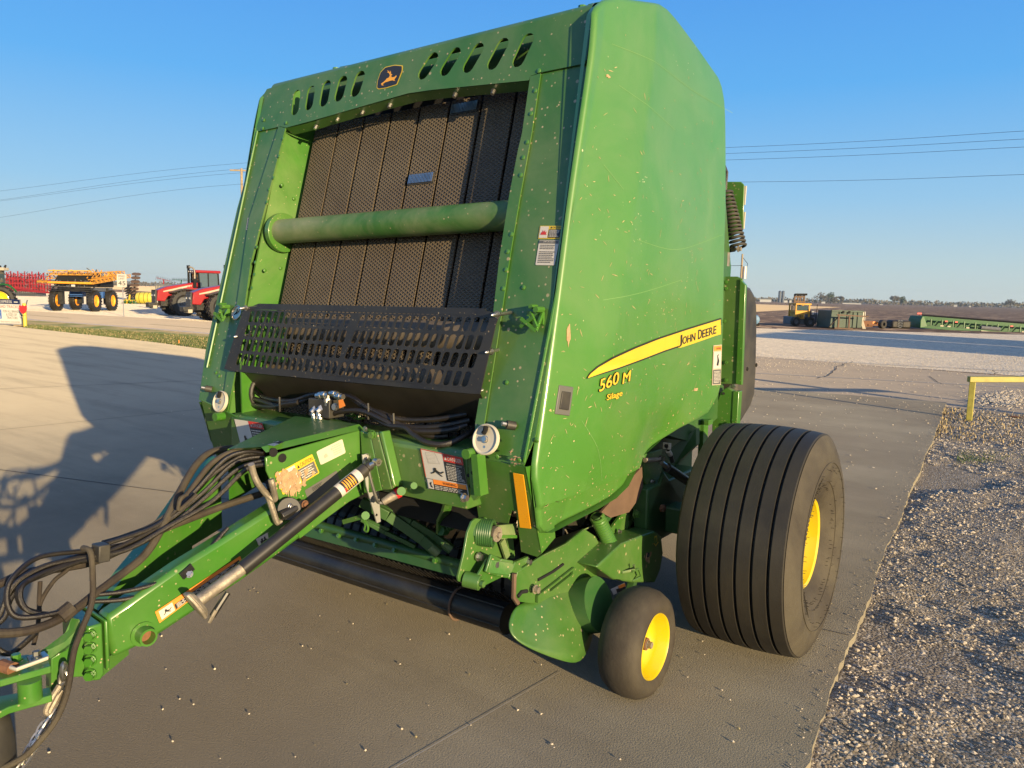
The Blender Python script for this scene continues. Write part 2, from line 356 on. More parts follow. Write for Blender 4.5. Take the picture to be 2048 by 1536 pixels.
ground_mat('concrete',(.265,.238,.170),(.20,.178,.125),1.3,bump=.8,bsc=130,bd=.006,big=(.28,(.175,.15,.105)),grad=True)
ground_mat('asphalt',(.28,.238,.18),(.215,.185,.14),2,bump=.5,bsc=60,stones=(30,(.5,.45,.38),.06))
ground_mat('road_asphalt',(.30,.25,.185),(.24,.205,.155),.8,bump=.3)
ground_mat('gravel_white',(.57,.50,.375),(.46,.40,.30),1.5,stones=(14,(.70,.60,.44),.35),bump=1,bsc=30)
ground_mat('gravel_dirt',(.31,.262,.19),(.20,.17,.125),2.2,stones=(70,(.50,.45,.36),.35),bump=1,bsc=70)
ground_mat('field_soil',(.095,.060,.037),(.05,.033,.022),.12,stones=(1.1,(.27,.20,.13),.22),bump=1,bsc=1.5)
ground_mat('field_stubble',(.48,.36,.19),(.38,.29,.17),.05,bump=.5,bsc=2)
ground_mat('dry_turf',(.27,.21,.12),(.17,.15,.07),3,bump=.6,bsc=40,big=(.8,(.08,.11,.03)))
ground_mat('stone',(.68,.59,.45),(.46,.40,.30),9,bump=.3)
ground_mat('stone_dark',(.34,.30,.24),(.22,.19,.15),9,bump=.3)
mat('paint_white',(.62,.60,.54),.7,noise=.35,nscale=6); mat('paint_yellow',(.62,.46,.14),.7,noise=.4,nscale=5)
mat('joint',(.05,.045,.04),.95); mat('joint_light',(.42,.38,.30),.95); mat('grass_green',(.055,.10,.018),.7,noise=.5,nscale=1.2,col2=(.13,.13,.04))
mat('grass_dry',(.36,.28,.14),.8); mat('leaf_grey',(.085,.075,.055),.8,noise=.4,nscale=.05,col2=(.12,.10,.055)); mat('leaf_green',(.07,.09,.035),.8); mat('bark',(.09,.07,.05),.9)
def sheet(name,pts,z,m,kind='structure'):
    mb=MB(); mb.poly([(p[0],p[1],z) for p in pts],m); o=mb.build(name,fixn=False); 
    if o.data.polygons[0].normal.z<0: o.data.flip_normals()
    o['kind']=kind; return o
# ground to the horizon
mb=MB(); mb.poly([(-1500,-300,-.06),(1500,-300,-.06),(1500,1500,-.06),(-1500,1500,-.06)],'field_soil'); o=mb.build('field',fixn=False); o['kind']='structure'
edge=[(u,v) for u,v in ((1590,1590),(1610,1536),(1652,1420),(1707,1270),(1757,1140),(1806,1020),(1846,925),(1880,845),(1890,812))]
EP=[G(u,v) for u,v in edge]
EP=[V(EP[0].x+.35,-4,0)]+EP+[V(-1.34,15.0,0)]
sheet('gravel_lot',[(-1.6,-12),(60,-12),(60,24),(-.2,24),(-1.6,18),(-1.6,14)],-.045,'gravel_dirt')
nearL=[G(53,639),G(270,655),G(425,668)]; farL=[G(20,618.5),G(60,621),G(430,643)]
sheet('gravel_yard',[(-140,14.5),(-60,17),(-39,20.9),(-25,21.6),(-7,23.0),(60,21.5),(60,58),(-1,56.5),(-14.6,46.4),(-26,60),(-62,82),(-160,90)],-.05,'gravel_white')
sheet('field_stubble',[(-70,95),(-30,75),(-55,260),(-600,700),(-900,350),(-170,95)],-.045,'field_stubble')
sheet('road',[(-75,16.9),nearL[0],nearL[1],nearL[2],(-16,14.6),(-8,14.2),(-1.2,14.3),(60,14.3),(60,21.6),(-.4,22.2),(-7.2,23.2),(-20,22.0),farL[2],farL[1],(-75,18.9)],-.03,'road_asphalt')
mb=MB()
def strip(mb,pts,wd,z,m):
    P=[Vector((p[0],p[1],0)) for p in pts]
    for i in range(len(P)-1):
        d=(P[i+1]-P[i]).normalized(); s_=V(-d.y,d.x,0)*wd/2
        mb.poly([P[i]-s_+V(0,0,z),P[i+1]-s_+V(0,0,z),P[i+1]+s_+V(0,0,z),P[i]+s_+V(0,0,z)],m)
off=V(0,.35,0)
strip(mb,[(-75,17.2)]+[p+off for p in nearL]+[(-16,15.0)],.14,-.026,'paint_white')
yl=[(-75,18.1),G(90,631.5),G(300,647),G(430,657),(-14,18.3)]
strip(mb,yl[:2],.12,-.026,'paint_yellow'); strip(mb,yl[2:4],.12,-.026,'paint_yellow'); strip(mb,[G(90,631.5),G(140,635)],.14,-.026,'paint_yellow')
o=mb.build('road_marking',fixn=False); o['kind']='structure'
# concrete pad, one slab with sawn joints
EJ=[]
for a_,b_ in zip(EP,EP[1:]):
    n_=max(2,int((b_-a_).length/.05))
    for k in range(n_): q_=a_.lerp(b_,k/n_); EJ.append((q_.x+random.uniform(-.006,.006)+.008*math.sin(q_.y*3.1),q_.y))
pad=EJ+[(EP[-1].x,EP[-1].y)]+[(-8,14.0),(-14,11.6),G(420,700)[:2],G(300,683)[:2],G(55,656)[:2],(-36,12.6),(-75,12.0),(-75,-4)]
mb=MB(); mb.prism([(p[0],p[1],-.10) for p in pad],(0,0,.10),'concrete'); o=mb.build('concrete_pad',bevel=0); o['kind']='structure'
mb=MB()
def ext(a,b,ta=0,tb=0): a=Vector(a);b=Vector(b); d=b-a; return a-d*ta,b+d*tb
ja=[(G(0,860),G(406,818)),(G(-30,936),G(340,984)),(G(991,1420),G(1110,1351)),(G(1640,1258),G(1697,1271)),(G(0,735),G(430,722))]
strip(mb,ext(*ja[0],2,.6),.012,.003,'joint'); strip(mb,ext(*ja[1],1,.3),.012,.003,'joint')
strip(mb,ext(*ja[2],3,0.1),.005,.003,'joint_light'); strip(mb,ext(*ja[3],0,0),.008,.003,'joint')
strip(mb,ext(G(0,778),G(430,760),1,1),.02,.003,'joint')
o=mb.build('pad_joint',fixn=False); o['kind']='structure'
# apron cracks
mb=MB()
def crack(px,wd=.05,z=-.024):
    P=[G(u,v,-.03) for u,v in px]; Q=[]
    for a,b in zip(P,P[1:]):
        for k in range(4): Q.append(a.lerp(b,k/4)+V(random.uniform(-.05,.05),random.uniform(-.12,.12),0))
    strip(mb,Q+[P[-1]],wd,z,'joint')
crack([(1640,757),(1660,750),(1665,741),(1678,733),(1705,723)],.025); crack([(1985,740),(1992,745),(1980,750)],.03); crack([(1860,753),(1885,768)],.02)
strip(mb,[G(1500,715,-.03),G(2100,745,-.03)],.10,-.025,'joint_light'); strip(mb,[G(1500,746,-.03),G(2100,779,-.03)],.09,-.025,'joint_light')
o=mb.build('road_crack',fixn=False); o['kind']='structure'
# verge of dirt and gravel right of the pad, lumpy
def padx(y):
    for a,b in zip(EP,EP[1:]):
        if a.y<=y<=b.y: return a.x+(b.x-a.x)*(y-a.y)/(b.y-a.y)
    return EP[-1].x
ph=rng.uniform(0,6.28,(60,3)); kk=rng.uniform(-1,1,(60,2))*np.repeat([3,9,25],20)[:,None]; am=np.repeat([.010,.006,.0035],20)
def lump(x,y): return float(np.sum(am*np.sin(kk[:,0]*x+kk[:,1]*y+ph[:,0]))*.55)-.034
mb=MB(); ys=[.6+ (14.6-.6)*(i/150)**1.6 for i in range(151)]; nx=110; vs=[]
for y in ys:
    x0=padx(y)-.03
    for j in range(nx+1):
        x=x0+6*(j/nx)**1.6; vs.append((x,y,min(lump(x,y),-.012)))
mb.add(vs,[(i*(nx+1)+j,i*(nx+1)+j+1,(i+1)*(nx+1)+j+1,(i+1)*(nx+1)+j) for i in range(150) for j in range(nx)],'gravel_dirt')
o=mb.build('gravel_verge',fixn=False,ang=80); o['kind']='structure'
def rock(mb,p,r,m):
    n=[(0,0,1),(.9,0,.3),(.28,.85,.3),(-.72,.53,.3),(-.72,-.53,.3),(.28,-.85,.3),(0,0,-.5)]
    a=random.uniform(0,6.3); sx,sy,sz=r*random.uniform(.7,1.4),r*random.uniform(.6,1.1),r*random.uniform(.45,.9); ca,sa=math.cos(a),math.sin(a); vs=[]
    for x,y,z in n:
        x*=sx*random.uniform(.75,1.2);y*=sy*random.uniform(.75,1.2);z*=sz*random.uniform(.8,1.2); vs.append((p[0]+x*ca-y*sa,p[1]+x*sa+y*ca,p[2]+z))
    mb.add(vs,[(0,1,2),(0,2,3),(0,3,4),(0,4,5),(0,5,1),(6,2,1),(6,3,2),(6,4,3),(6,5,4),(6,1,5)],m)
mb=MB()
for i in range(27000):
    t=random.random(); y=1.5+12.7*t**1.35; x=padx(y)+.01+random.random()*(1.0+y*.07)
    r=random.choice([.003,.003,.004,.004,.005,.005,.006,.006,.007,.009,.012])*(1+.06*y)*random.uniform(.7,1.2)
    if math.sin(x*2.1+1)*math.sin(y*1.7)+random.random()*1.2<.1: continue
    rock(mb,(x,y,min(lump(x,y),-.012)+r*.15),r,random.choice(['stone','stone','stone_dark']))
o=mb.build('loose_gravel',fixn=False,ang=20); tag(o,'loose pale limestone gravel scattered over the dirt right of the pad','gravel',kind='stuff')
# white gravel beyond the road, right
mb=MB()
for i in range(2600):
    u=random.uniform(1500,2080); v=random.choice([random.uniform(700,800),random.uniform(700,735)]); p=G(u,v,-.03)
    if random.random()<.55 and v>745: continue
    rock(mb,(p.x,p.y,-.025),random.uniform(.006,.022),'stone')
for (u0,u1,v0,v1,n) in ((1960,2060,790,820,900),):
    for i in range(n): p=G(random.gauss(2010,30),random.gauss(800,9),-.01); rock(mb,(p.x,p.y,-.0),random.uniform(.01,.03),'stone')
o=mb.build('scattered_gravel',fixn=False,ang=20); tag(o,'white gravel thrown over the asphalt beyond the pad','gravel',kind='stuff')
# small stones on the pad
mb=MB()
for i in range(130):
    u=random.uniform(0,1900); v=random.uniform(830,1530) if u<1500 else random.uniform(770,1300); p=G(u,v)
    if p.x>padx(p.y)-.02 : continue
    rock(mb,(p.x,p.y,.003),random.choice([.003,.004,.005,.007])*(1+p.y*.05),random.choice(['stone','stone','straw']))
for u,v,r in ((1102,1298+2,.009),(622,1300,.005),(387,1412,.006),(498,1431,.007),(388,1210,.003),(345,1486,.006),(706,1250,.006),(800,1331,.006),(1082,1332,.007),(1409,1312,.006),(1460,1403,.007),(700,1190,.004),(1108,1498,.006),(1240,1522,.006)):
    p=G(u,v); rock(mb,(p.x,p.y,.006),r,'stone')
for i in range(500):
    x=-random.random()**1.3*9-.9; y=14.4-random.random()**2*9; rock(mb,(x,y,.004),random.uniform(.006,.016),'stone')
o=mb.build('pad_pebbles',fixn=False,ang=20); tag(o,'small white pebbles lying scattered on the concrete pad','pebbles',kind='stuff')
mb=MB()
for i in range(900):
    y=random.uniform(2.2,14); rock(mb,(padx(y)-abs(random.gauss(0,.07)),y,.002),random.choice([.002,.003,.004,.006]),random.choice(['stone','stone_dark','gravel_dirt']))
o=mb.build('edge_chips',fixn=False,ang=20); tag(o,'loose grit and small chips along the broken edge of the concrete pad','gravel',kind='stuff')
# grass strip
sheet('grass_strip',[G(55,655)[:2],G(300,682)[:2],G(420,699)[:2],(-14,11.7),(-8,14.1),(-16,14.5),nearL[2][:2],nearL[1][:2],nearL[0][:2]],-.022,'dry_turf')
mb=MB()
def blade(mb,p,h,m,wd=.012):
    a=random.uniform(0,6.3); d=V(math.cos(a),math.sin(a),0)*wd; l=V(random.uniform(-.4,.4),random.uniform(-.4,.4),1)*h
    mb.add([p-d,p+d,p+l],[(0,1,2)],m)
n=0
while n<16000:
    u=random.uniform(50,470); v=random.uniform(640,706); top=641+(u-55)*.073+ (u-55)*.0; bot=656+(u-55)*.118
    if not(top+9<v<bot): continue
    f=(v-top)/(bot-top); n+=1
    p=G(u,v,-.02); clump=math.sin(p.x*1.3)+math.sin(p.x*.37+p.y*2)
    if f<.3 and clump<.9 and random.random()<.7: m_='grass_dry'
    else: m_='grass_green' if random.random()<.8 else 'grass_dry'
    blade(mb,p,random.uniform(.03,.075),m_,.025)
o=mb.build('grass',fixn=False); tag(o,'short green and dry grass on the strip between pad and road','grass',kind='stuff')
mb=MB()
for i in range(2500):
    p=G(random.gauss(1880,60),random.gauss(912,6)); 
    if p.x<padx(p.y)+.3: continue
    blade(mb,V(p.x,p.y,-.02),random.uniform(.01,.035),'grass_green',.004)
for i in range(1600):
    y=random.uniform(11,14.3); x=padx(y)+random.random()**1.5*3; blade(mb,V(x,y,-.02),random.uniform(.01,.06),random.choice(['grass_dry','bark','grass_dry']),.01)
for i in range(500):
    y=random.uniform(1.5,9); x=padx(y)+random.random()*2.5; a=random.uniform(0,6.3); p=V(x,y,-.004); d=V(math.cos(a),math.sin(a),.1)*random.uniform(.02,.07); mb.add([p,p+V(-d.y,d.x,0)*.05,p+d],[(0,1,2)],random.choice(['grass_dry','bark','straw']))
o=mb.build('weeds',fixn=False); tag(o,'sparse weeds and dry stalks in the gravel by the pad edge','weeds',kind='stuff')
# ================================================================ far trees and farm
def leafball(mb,c,rx,rz,n,m,s):
    for i in range(n):
        d=Vector(rng.normal(size=3).tolist()).normalized()*random.random()**.4; p=V(c[0]+d.x*rx,c[1]+d.y*rx,c[2]+d.z*rz)
        a=Vector(rng.normal(size=3).tolist()).normalized()*s; b=Vector(rng.normal(size=3).tolist()).normalized()*s
        mb.add([p-a,p+b,p+a,p-b*.6],[(0,1,2,3)],m)
def far(u,v_h,dist):  # ground point at pixel column u and depth dist
    p=Wd(u,v_h,dist); return V(p.x,p.y,-.06)
mb=MB()
for k in range(620):
    u=random.uniform(-150,2200); d=random.uniform(640,900); p=far(u,590,d); h=random.uniform(2.2,5.0)*(1.15 if 1700<u<2100 else 1)
    leafball(mb,(p.x,p.y,h*.5),random.uniform(7,16),h*.5,30,'leaf_grey',1.1)
o=mb.build('treeline',fixn=False); tag(o,'long grey brown line of bare trees along the horizon','treeline',kind='stuff')
for k,(u,h,wd,m_,lb) in enumerate(((1640,13,7.5,'leaf_grey','tall dark domed tree on the horizon left of a pale pointed tree'),(1658,13.5,5,'leaf_green','pale pointed tree just right of the tall domed tree'),(1668,8,4,'leaf_grey','small tree against the right side of the pale pointed tree'),(1683,9.5,4,'leaf_grey','lone rounded tree between the pale pointed tree and the white shed'),
        (1788,11,6,'leaf_grey','broad tree with spiky crown above the black tracks'),(1805,10.5,4,'leaf_green','narrow tree close right of the broad spiky tree'),(2022,10,9,'leaf_grey','wide tree at the right edge above the green header'))):
    d=640; p=far(u,600,d); h*=.72; t=empty('tree',(p.x,p.y,-.06)); mb=MB()
    for q in range(7): leafball(mb,(random.uniform(-.5,.5)*wd,random.uniform(-.5,.5)*wd,h*random.uniform(.4,.85)),wd*.45,h*.2,70,m_,.55)
    mb.build('crown',t,fixn=False); mb=MB(); mb.tube([(0,0,0),(0,0,h*.7)],.35,'bark',6); mb.build('trunk',t); tag(t,lb,'tree','trees standing along the horizon')
def sc(u,v,dist,size_px): return size_px/FPX*dist
for u,lb in ((1559,'left one of two dark grain silos on the horizon'),(1565.5,'right one of two dark grain silos on the horizon')):
    p=far(u,600,600); t=empty('silo',(p.x,p.y,-.06)); mb=MB(); mb.cyl((0,0,0),(0,0,8.6),1.15,'silo',16); mb.build('body',t); mb=MB(); mb.lathe([(0,1.15),(.5,.8),(.8,.01)],(0,0,8.6),(0,0,1),'silo',16); mb.build('dome',t); tag(t,lb,'silo','grain silos on the horizon')
def shed(u,wpx,hpx,lb,m_='far_white',d=600,v=603):
    p=far(u,v,d); rz=R(35.6)-math.atan((u-1024)/FPX); t=empty('farm_shed',(p.x,p.y,-.06),rz); wd=wpx/FPX*d/2; h=hpx/FPX*d*.6; z0=0
    mb=MB(); mb.box((-wd,0,0),(wd,8,h),m_); mb.build('wall',t); mb=MB(); mb.prism([(-wd-.3,-.3,h),(wd+.3,-.3,h),(0,-.3,h*1.7)],(0,8.6,0),'grey_far' if m_=='far_white' else m_); mb.build('roof',t); tag(t,lb,'shed','farm sheds on the horizon')
shed(1531,22,9,'white shed with arched roof left of the grain silos'); shed(1565,19,7,'pale low shed at the foot of the two silos'); shed(1581,4,8,'tiny white shed right of the silos'); shed(1647,7,6,'small pale shed under the domed tree')
shed(1704,34,4,'long white shed right of the lone rounded tree'); shed(1912,6,7,'small white house with pointed roof above the green header'); shed(1941,4,5,'tiny white house right of the pointed white house'); shed(1763,6,2.5,'low white shed left of the broad spiky tree')
# poles and wires
def pole(u,vt,d,lb,arm=True,box=False):
    top=Wd(u,vt,d); t=empty('utility_pole',(top.x,top.y,-.06)); H=top.z+.06; mb=MB(); mb.cyl((0,0,0),(0,0,H),.13,'wood',8,r2=.1); mb.build('pole',t)
    if arm: mb=MB(); mb.box((-.95,-.06,H-.22),(.35,.06,H-.1),'wood'); mb.build('crossarm',t)
    if box:
        mb=MB(); mb.cyl((.35,0,H-2.6),(.35,0,H-1.3),.24,'galv',10); mb.build('transformer',t); mb=MB(); mb.tube([(0,0,H-.3),(.6,0,H-1),(.5,0,H-2.2)],.03,'dark',5); mb.build('cable',t)
    tag(t,lb,'utility pole'); t.rotation_euler.z=R(35.6); return t
pole(483,337,62,'wooden utility pole with crossarm rising behind the left edge of the green baler'); pole(1485,508,80,'wooden utility pole with grey transformer right of the baler',False,True)
for px,lb in (([(-200,402),(0,382),(490,326),(1455,295),(2048,262),(2300,246)],'topmost overhead wire crossing the sky'),([(-200,424),(0,400),(490,337),(1455,307),(2048,278),(2300,264)],'second overhead wire from the top'),
   ([(-200,426),(0,402),(490,345),(1455,320),(2048,294),(2300,281)],'third overhead wire from the top'),([(-200,470),(0,435),(483,368),(1490,364),(2048,349),(2300,340)],'lowest overhead wire crossing the sky')):
    mb=MB(); ds=[80,75,62,45,36,32]; mb.tube([Wd(u,v,d) for (u,v),d in zip(px,ds)],.009,'dark',5,smooth=10); tag(mb.build('power_wire'),lb,'wire','overhead power wires')
mb=MB(); mb.tube([Wd(760,545,95),Wd(1485,531,80)],.025,'dark',5); tag(mb.build('power_wire'),'short wire running left from the transformer pole','wire')

# air: far things fade toward the horizon colour
me=MB(); me.box((-1600,-320,-1.1),(1600,1600,22),'dark'); hz_=me.build('haze'); hz_['kind']='stuff'
M=bpy.data.materials.new('haze'); M.use_nodes=True; N=M.node_tree.nodes; N.remove(N['Principled BSDF']); v_=N.new('ShaderNodeVolumePrincipled'); v_.inputs['Color'].default_value=(.70,.88,1,1); v_.inputs['Density'].default_value=.00022; v_.inputs['Anisotropy'].default_value=0.2
M.node_tree.links.new(v_.outputs[0],N['Material Output'].inputs['Volume']); hz_.data.materials.clear(); hz_.data.materials.append(M)
# ================================================================ BACKGROUND THINGS
CZ=R(35.6)
def spot(name,u,v,yaw=0,z=-.05):
    p=G(u,v,z); dep=(Vector(CAM.tolist())-p).dot(Vector(RW[:,2].tolist())); t=empty(name,(p.x,p.y,z),CZ+yaw); return t,abs(dep)/FPX
def lug_tyre(name,parent,c,ax,Rr,wd,rimR,rimm,n=22,tm='tyre'):
    c=Vector(c); ax=Vector(ax).normalized(); h=wd/2; mb=MB()
    mb.lathe([(-h*.7,rimR),(-h,rimR+.35*(Rr-rimR)),(-h*.96,Rr*.93),(-h*.7,Rr*.97),(h*.7,Rr*.97),(h*.96,Rr*.93),(h,rimR+.35*(Rr-rimR)),(h*.7,rimR)],c,ax,tm,36)
    d,sx,uz=frame_of(ax)
    for i in range(n):
        for sgn in (-1,1):
            a0=2*math.pi*(i+(.5 if sgn>0 else 0))/n; da=2*math.pi/n*.9
            def q(x,a,r): return c+d*x+sx*(r*math.cos(a))+uz*(r*math.sin(a))
            P=[(0,a0),(0,a0+da*.35),(sgn*h*1.02,a0-da*.55+da*.35),(sgn*h*1.02,a0-da*.55)]
            lo=[q(x,a,Rr*.95) for x,a in P]; hi=[q(x,a,Rr*1.02) for x,a in P]; mb.loft(lo,hi,tm)
    t=mb.build(name,parent,ang=30)
    mb=MB(); mb.lathe([(h*.62,rimR*1.02),(h*.66,rimR*.95),(h*.2,rimR*.88),(h*.05,rimR*.5),(h*.25,rimR*.45),(h*.25,rimR*.2),(h*.5,rimR*.18),(h*.5,.001)],c,ax,rimm,28)
    mb.lathe([(-h*.62,rimR*1.02),(-h*.2,rimR*.85),(-h*.1,.001)],c,ax,rimm,28); mb.build('rim',t)
    return t
# ---- yellow sprayer
t,s=spot('field_sprayer',152,622.5,R(6)); t.scale=(.93,.93,.93); tag(t,'yellow and black high clearance crop sprayer with folded lattice booms across the road','sprayer')
for x,y,tw in ((-1.2,0,.36),(1.2,0,.36),(-1.1,2.5,.36),(1.25,2.5,.36)):
    lug_tyre('wheel',t,(x,y,.70),(1,0,0),.70,tw,.40,'orange_rim')
    mb=MB(); sx=1 if x<0 else -1; mb.beam((x+.32*sx,y,.45),(x+.32*sx,y,1.55),.3,.3,'black_metal',up=(0,1,0)); mb.build('leg',t)
mb=MB(); mb.beam((-.9,-.1,1.45),(-.9,3.4,1.45),.2,.25,'grey_far'); mb.beam((.9,-.1,1.45),(.9,3.4,1.45),.2,.25,'grey_far'); mb.box((-1,.2,1.3),(1,.5,1.55),'dark'); mb.box((-1,2.3,1.3),(1,2.6,1.55),'dark'); mb.build('frame',t)
mb=MB()
for z in (1.33,1.45,1.57): mb.tube([(-1.35,-.55,z),(1.25,-.55,z)],.035,'black_metal',6)
for x in (-1.3,1.2): mb.beam((x,-.55,1.25),(x,.1,1.65),.06,.06,'black_metal')
mb.build('bumper',t)
mb=MB(); mb.box((-1.2,-.2,1.62),(1.15,.5,1.82),'dark'); mb.loft([V(-1.15,-.3,1.9),V(1.1,-.3,1.9),V(.95,-.1,2.42),V(-.95,-.1,2.42)],[V(-1.15,1.6,1.9),V(1.1,1.6,1.9),V(.95,1.5,2.55),V(-.95,1.5,2.55)],'dark'); mb.build('cab',t)
mb=MB(); mb.loft([V(-.9,1.7,1.6),V(.9,1.7,1.6),V(.8,1.7,2.4),V(-.8,1.7,2.4)],[V(-.9,4,1.6),V(.9,4,1.6),V(.8,4,2.4),V(-.8,4,2.4)],'dark'); mb.build('tank',t,bevel=.1)
mb=MB(); mb.tube([(-1.35,-.6,1.86),(1.35,-.6,1.86)],.075,'orange_yellow',8); mb.tube([(-1.4,-.45,2.62),(1.2,-.45,2.66)],.04,'orange_yellow',6); mb.build('front_bar',t)
def truss(name,a,b,h0,h1,n,th=.03,dp=.3):
    a=Vector(a);b=Vector(b);mb=MB();side=V(0,0,1).cross((b-a).normalized())*dp
    for o_ in (V(0,0,0),side):
        mb.beam(a+o_,b+o_,th*1.4,th*1.4,'orange_yellow'); mb.beam(a+o_+V(0,0,h0),b+o_+V(0,0,h1),th*1.4,th*1.4,'orange_yellow')
        for i in range(n):
            p=a.lerp(b,i/n)+o_; q=a.lerp(b,(i+1)/n)+o_; hp=h0+(h1-h0)*i/n; hq=h0+(h1-h0)*(i+1)/n
            mb.beam(p,q+V(0,0,hq) if i%2 else q+V(0,0,hq),th,th,'orange_yellow'); mb.beam(q,q+V(0,0,hq),th,th,'orange_yellow'); mb.beam(p+V(0,0,hp),q,th*.8,th*.8,'rust_brown')
    return mb.build(name,t)
truss('boom',(1.4,-.6,1.82),(1.55,5.2,2.35),.26,.22,10); truss('boom',(1.2,-.3,2.2),(1.3,4.8,2.55),.32,.24,8)
truss('boom',(-1.4,-.6,1.82),(-2.3,.6,1.80),.2,.16,6); truss('boom',(-1.3,-.3,2.1),(-1.3,4.2,2.3),.35,.3,7); truss('boom',(-1.3,-.5,2.35),(1.2,-.5,2.4),.25,.25,6,.02)
mb=MB()
for i in range(60):
    p=V(random.uniform(-1.4,1.4),random.uniform(-.4,3.8),random.uniform(2.0,2.7)); mb.beam(p,p+V(random.uniform(-.3,.3),random.uniform(-.3,.3),random.uniform(-.3,.3)),.05,.05,random.choice(['dark','orange_yellow','black_metal','grey_far','orange_yellow']))
for i in range(40):
    p=V(random.uniform(-1.1,1.1),random.uniform(-.45,-.2),random.uniform(1.62,2.0)); mb.beam(p,p+V(random.uniform(-.2,.2),0,random.uniform(-.2,.2)),.03,.03,random.choice(['grey_far','black_metal','steel']))
mb.box((.05,-.62,1.62),(.28,-.58,1.75),'far_white'); mb.build('fittings',t)
mb=MB(); mb.box((-.9,1.2,.95),(-.1,1.8,1.3),'blue_far'); mb.box((.3,1.8,.85),(1,2.1,1.3),'blue_far'); mb.build('lower_tank',t)
# ---- articulated red tractors
def tractor(u,v,yaw,k,lb,sc_=.74):
    t,s=spot('red_tractor',u,v,yaw); t.scale=(sc_,sc_,sc_); tag(t,lb,'tractor')
    for x,y in ((-1.05,-1.6),(1.05,-1.6),(-1.05,1.7),(1.05,1.7)): lug_tyre('wheel',t,(x,y,.98),(1 if x>0 else -1,0,0),.98,.62,.5,'grey_far',20)  # dark grey rims: their shade is put into the colour
    mb=MB(); 
    hood=[(-3.35,1.15),(-3.25,1.95),(-2.6,2.22),(-.6,2.60),(-.2,2.6),(-.2,1.9),(-1.6,1.75),(-2.5,1.5),(-2.75,1.1)]
    mb.prism([(-.48,y,z) for y,z in hood],(.96,0,0),'red_paint'); mb.build('hood',t,bevel=.05)
    for sx in (-1,1):
        x=sx*.485; c=[V(x,-2.6,2.1),V(x,-.7,2.42),V(x,-.7,2.12),V(x,-2.6,1.8)]
        if sx<0: decal('stripe',t,[V(x,-.6,2.48),V(x,-2.9,2.05),V(x,-2.9,1.7),V(x,-.6,2.2)],(sx,0,0),[('p',[(.45,.2),(.98,.30),(.98,.55),(.2,.85),(.0,.8)],'tan_box',1)])
        else: decal('stripe',t,[V(x,-2.9,2.05),V(x,-.6,2.48),V(x,-.6,2.2),V(x,-2.9,1.7)],(sx,0,0),[('p',[(.02,.3),(.55,.2),(1,.8),(.8,.85),(.02,.55)],'tan_box',1),('t','CASE IH',.55,.35,.95,.75,'sign_white',2)])
    mb=MB(); mb.box((-.44,-3.42,.9),(.44,-3.32,1.98),'black_metal')
    for i in range(8): mb.box((-.42,-3.45,1.0+.11*i),(.42,-3.42,1.05+.11*i),'grey_far')
    mb.build('grille',t); mb=MB(); mb.box((-.35,-3.9,.65),(.35,-3.2,1.0),'black_metal'); mb.box((-.42,-3.6,.55),(.42,-3.3,.8),'tan_box'); mb.build('front_weight',t,bevel=.03)
    for sx in (-1,1): mb=MB(); mb.box((sx*.3-.1,-3.48,1.5),(sx*.3+.1,-3.43,1.62),'far_white'); mb.build('headlight',t)
    for sx in (-1,1): mb=MB(); mb.prism([(sx*.62,-2.5,1.85),(sx*.62,-1.6,2.12),(sx*.62,-.7,2.05),(sx*.62,-.7,1.98),(sx*.62,-1.6,2.04),(sx*.62,-2.5,1.78)],(sx*.75,0,0),'black_metal'); mb.build('fender',t)
    mb=MB(); mb.beam((0,-3,1.0),(0,3,1.0),.7,.5,'black_metal'); mb.box((-1,-1.8,.8),(1,-1.4,1.2),'dark'); mb.box((-1,1.5,.8),(1,1.9,1.2),'dark'); mb.build('chassis',t)
    mb=MB(); bot=[V(-.8,-.15,1.5),V(.8,-.15,1.5),V(.8,1.35,1.5),V(-.8,1.35,1.5)]; top=[V(-.72,-.25,3.35),V(.72,-.25,3.35),V(.72,1.3,3.35),V(-.72,1.3,3.35)]; mb.loft(bot,top,'glass'); cab=mb.build('cab',t)
    mb=MB()
    for a,b in zip(bot,top): mb.beam(a,b,.10,.10,'dark')
    mb.beam((.82,.5,1.5),(.75,.5,3.35),.07,.07,'dark'); mb.build('frame',cab)
    mb=MB(); mb.box((-.86,-.5,3.36),(.86,1.5,3.58),'red_paint'); mb.build('cab_roof',t,bevel=.08)
    mb=MB(); 
    for x in (-.6,-.2,.2,.6): mb.box((x-.08,-.54,3.42),(x+.08,-.50,3.52),'far_white')
    mb.build('roof_light',t)
    mb=MB(); mb.tube([(.62,-.5,2.2),(.62,-.5,2.9)],.12,'dark',10); mb.tube([(.62,-.5,2.9),(.62,-.5,3.5),(.62,-.68,3.75),(.62,-.95,3.8)],.06,'steel_worn',8,smooth=4); mb.build('exhaust',t)
    mb=MB(); mb.tube([(-.62,-.5,2.1),(-.62,-.5,3.75)],.09,'dark',10); mb.cyl((-.62,-.5,3.7),(-.62,-.5,3.95),.13,'dark',10); mb.build('air_intake',t)
    return t
tractor(398,631,R(-46),1,'red articulated tractor across the road with its exhaust and cab in view')
tractor(474,641,R(-46),1,'nearer red tractor partly hidden behind the left edge of the green baler',.72)
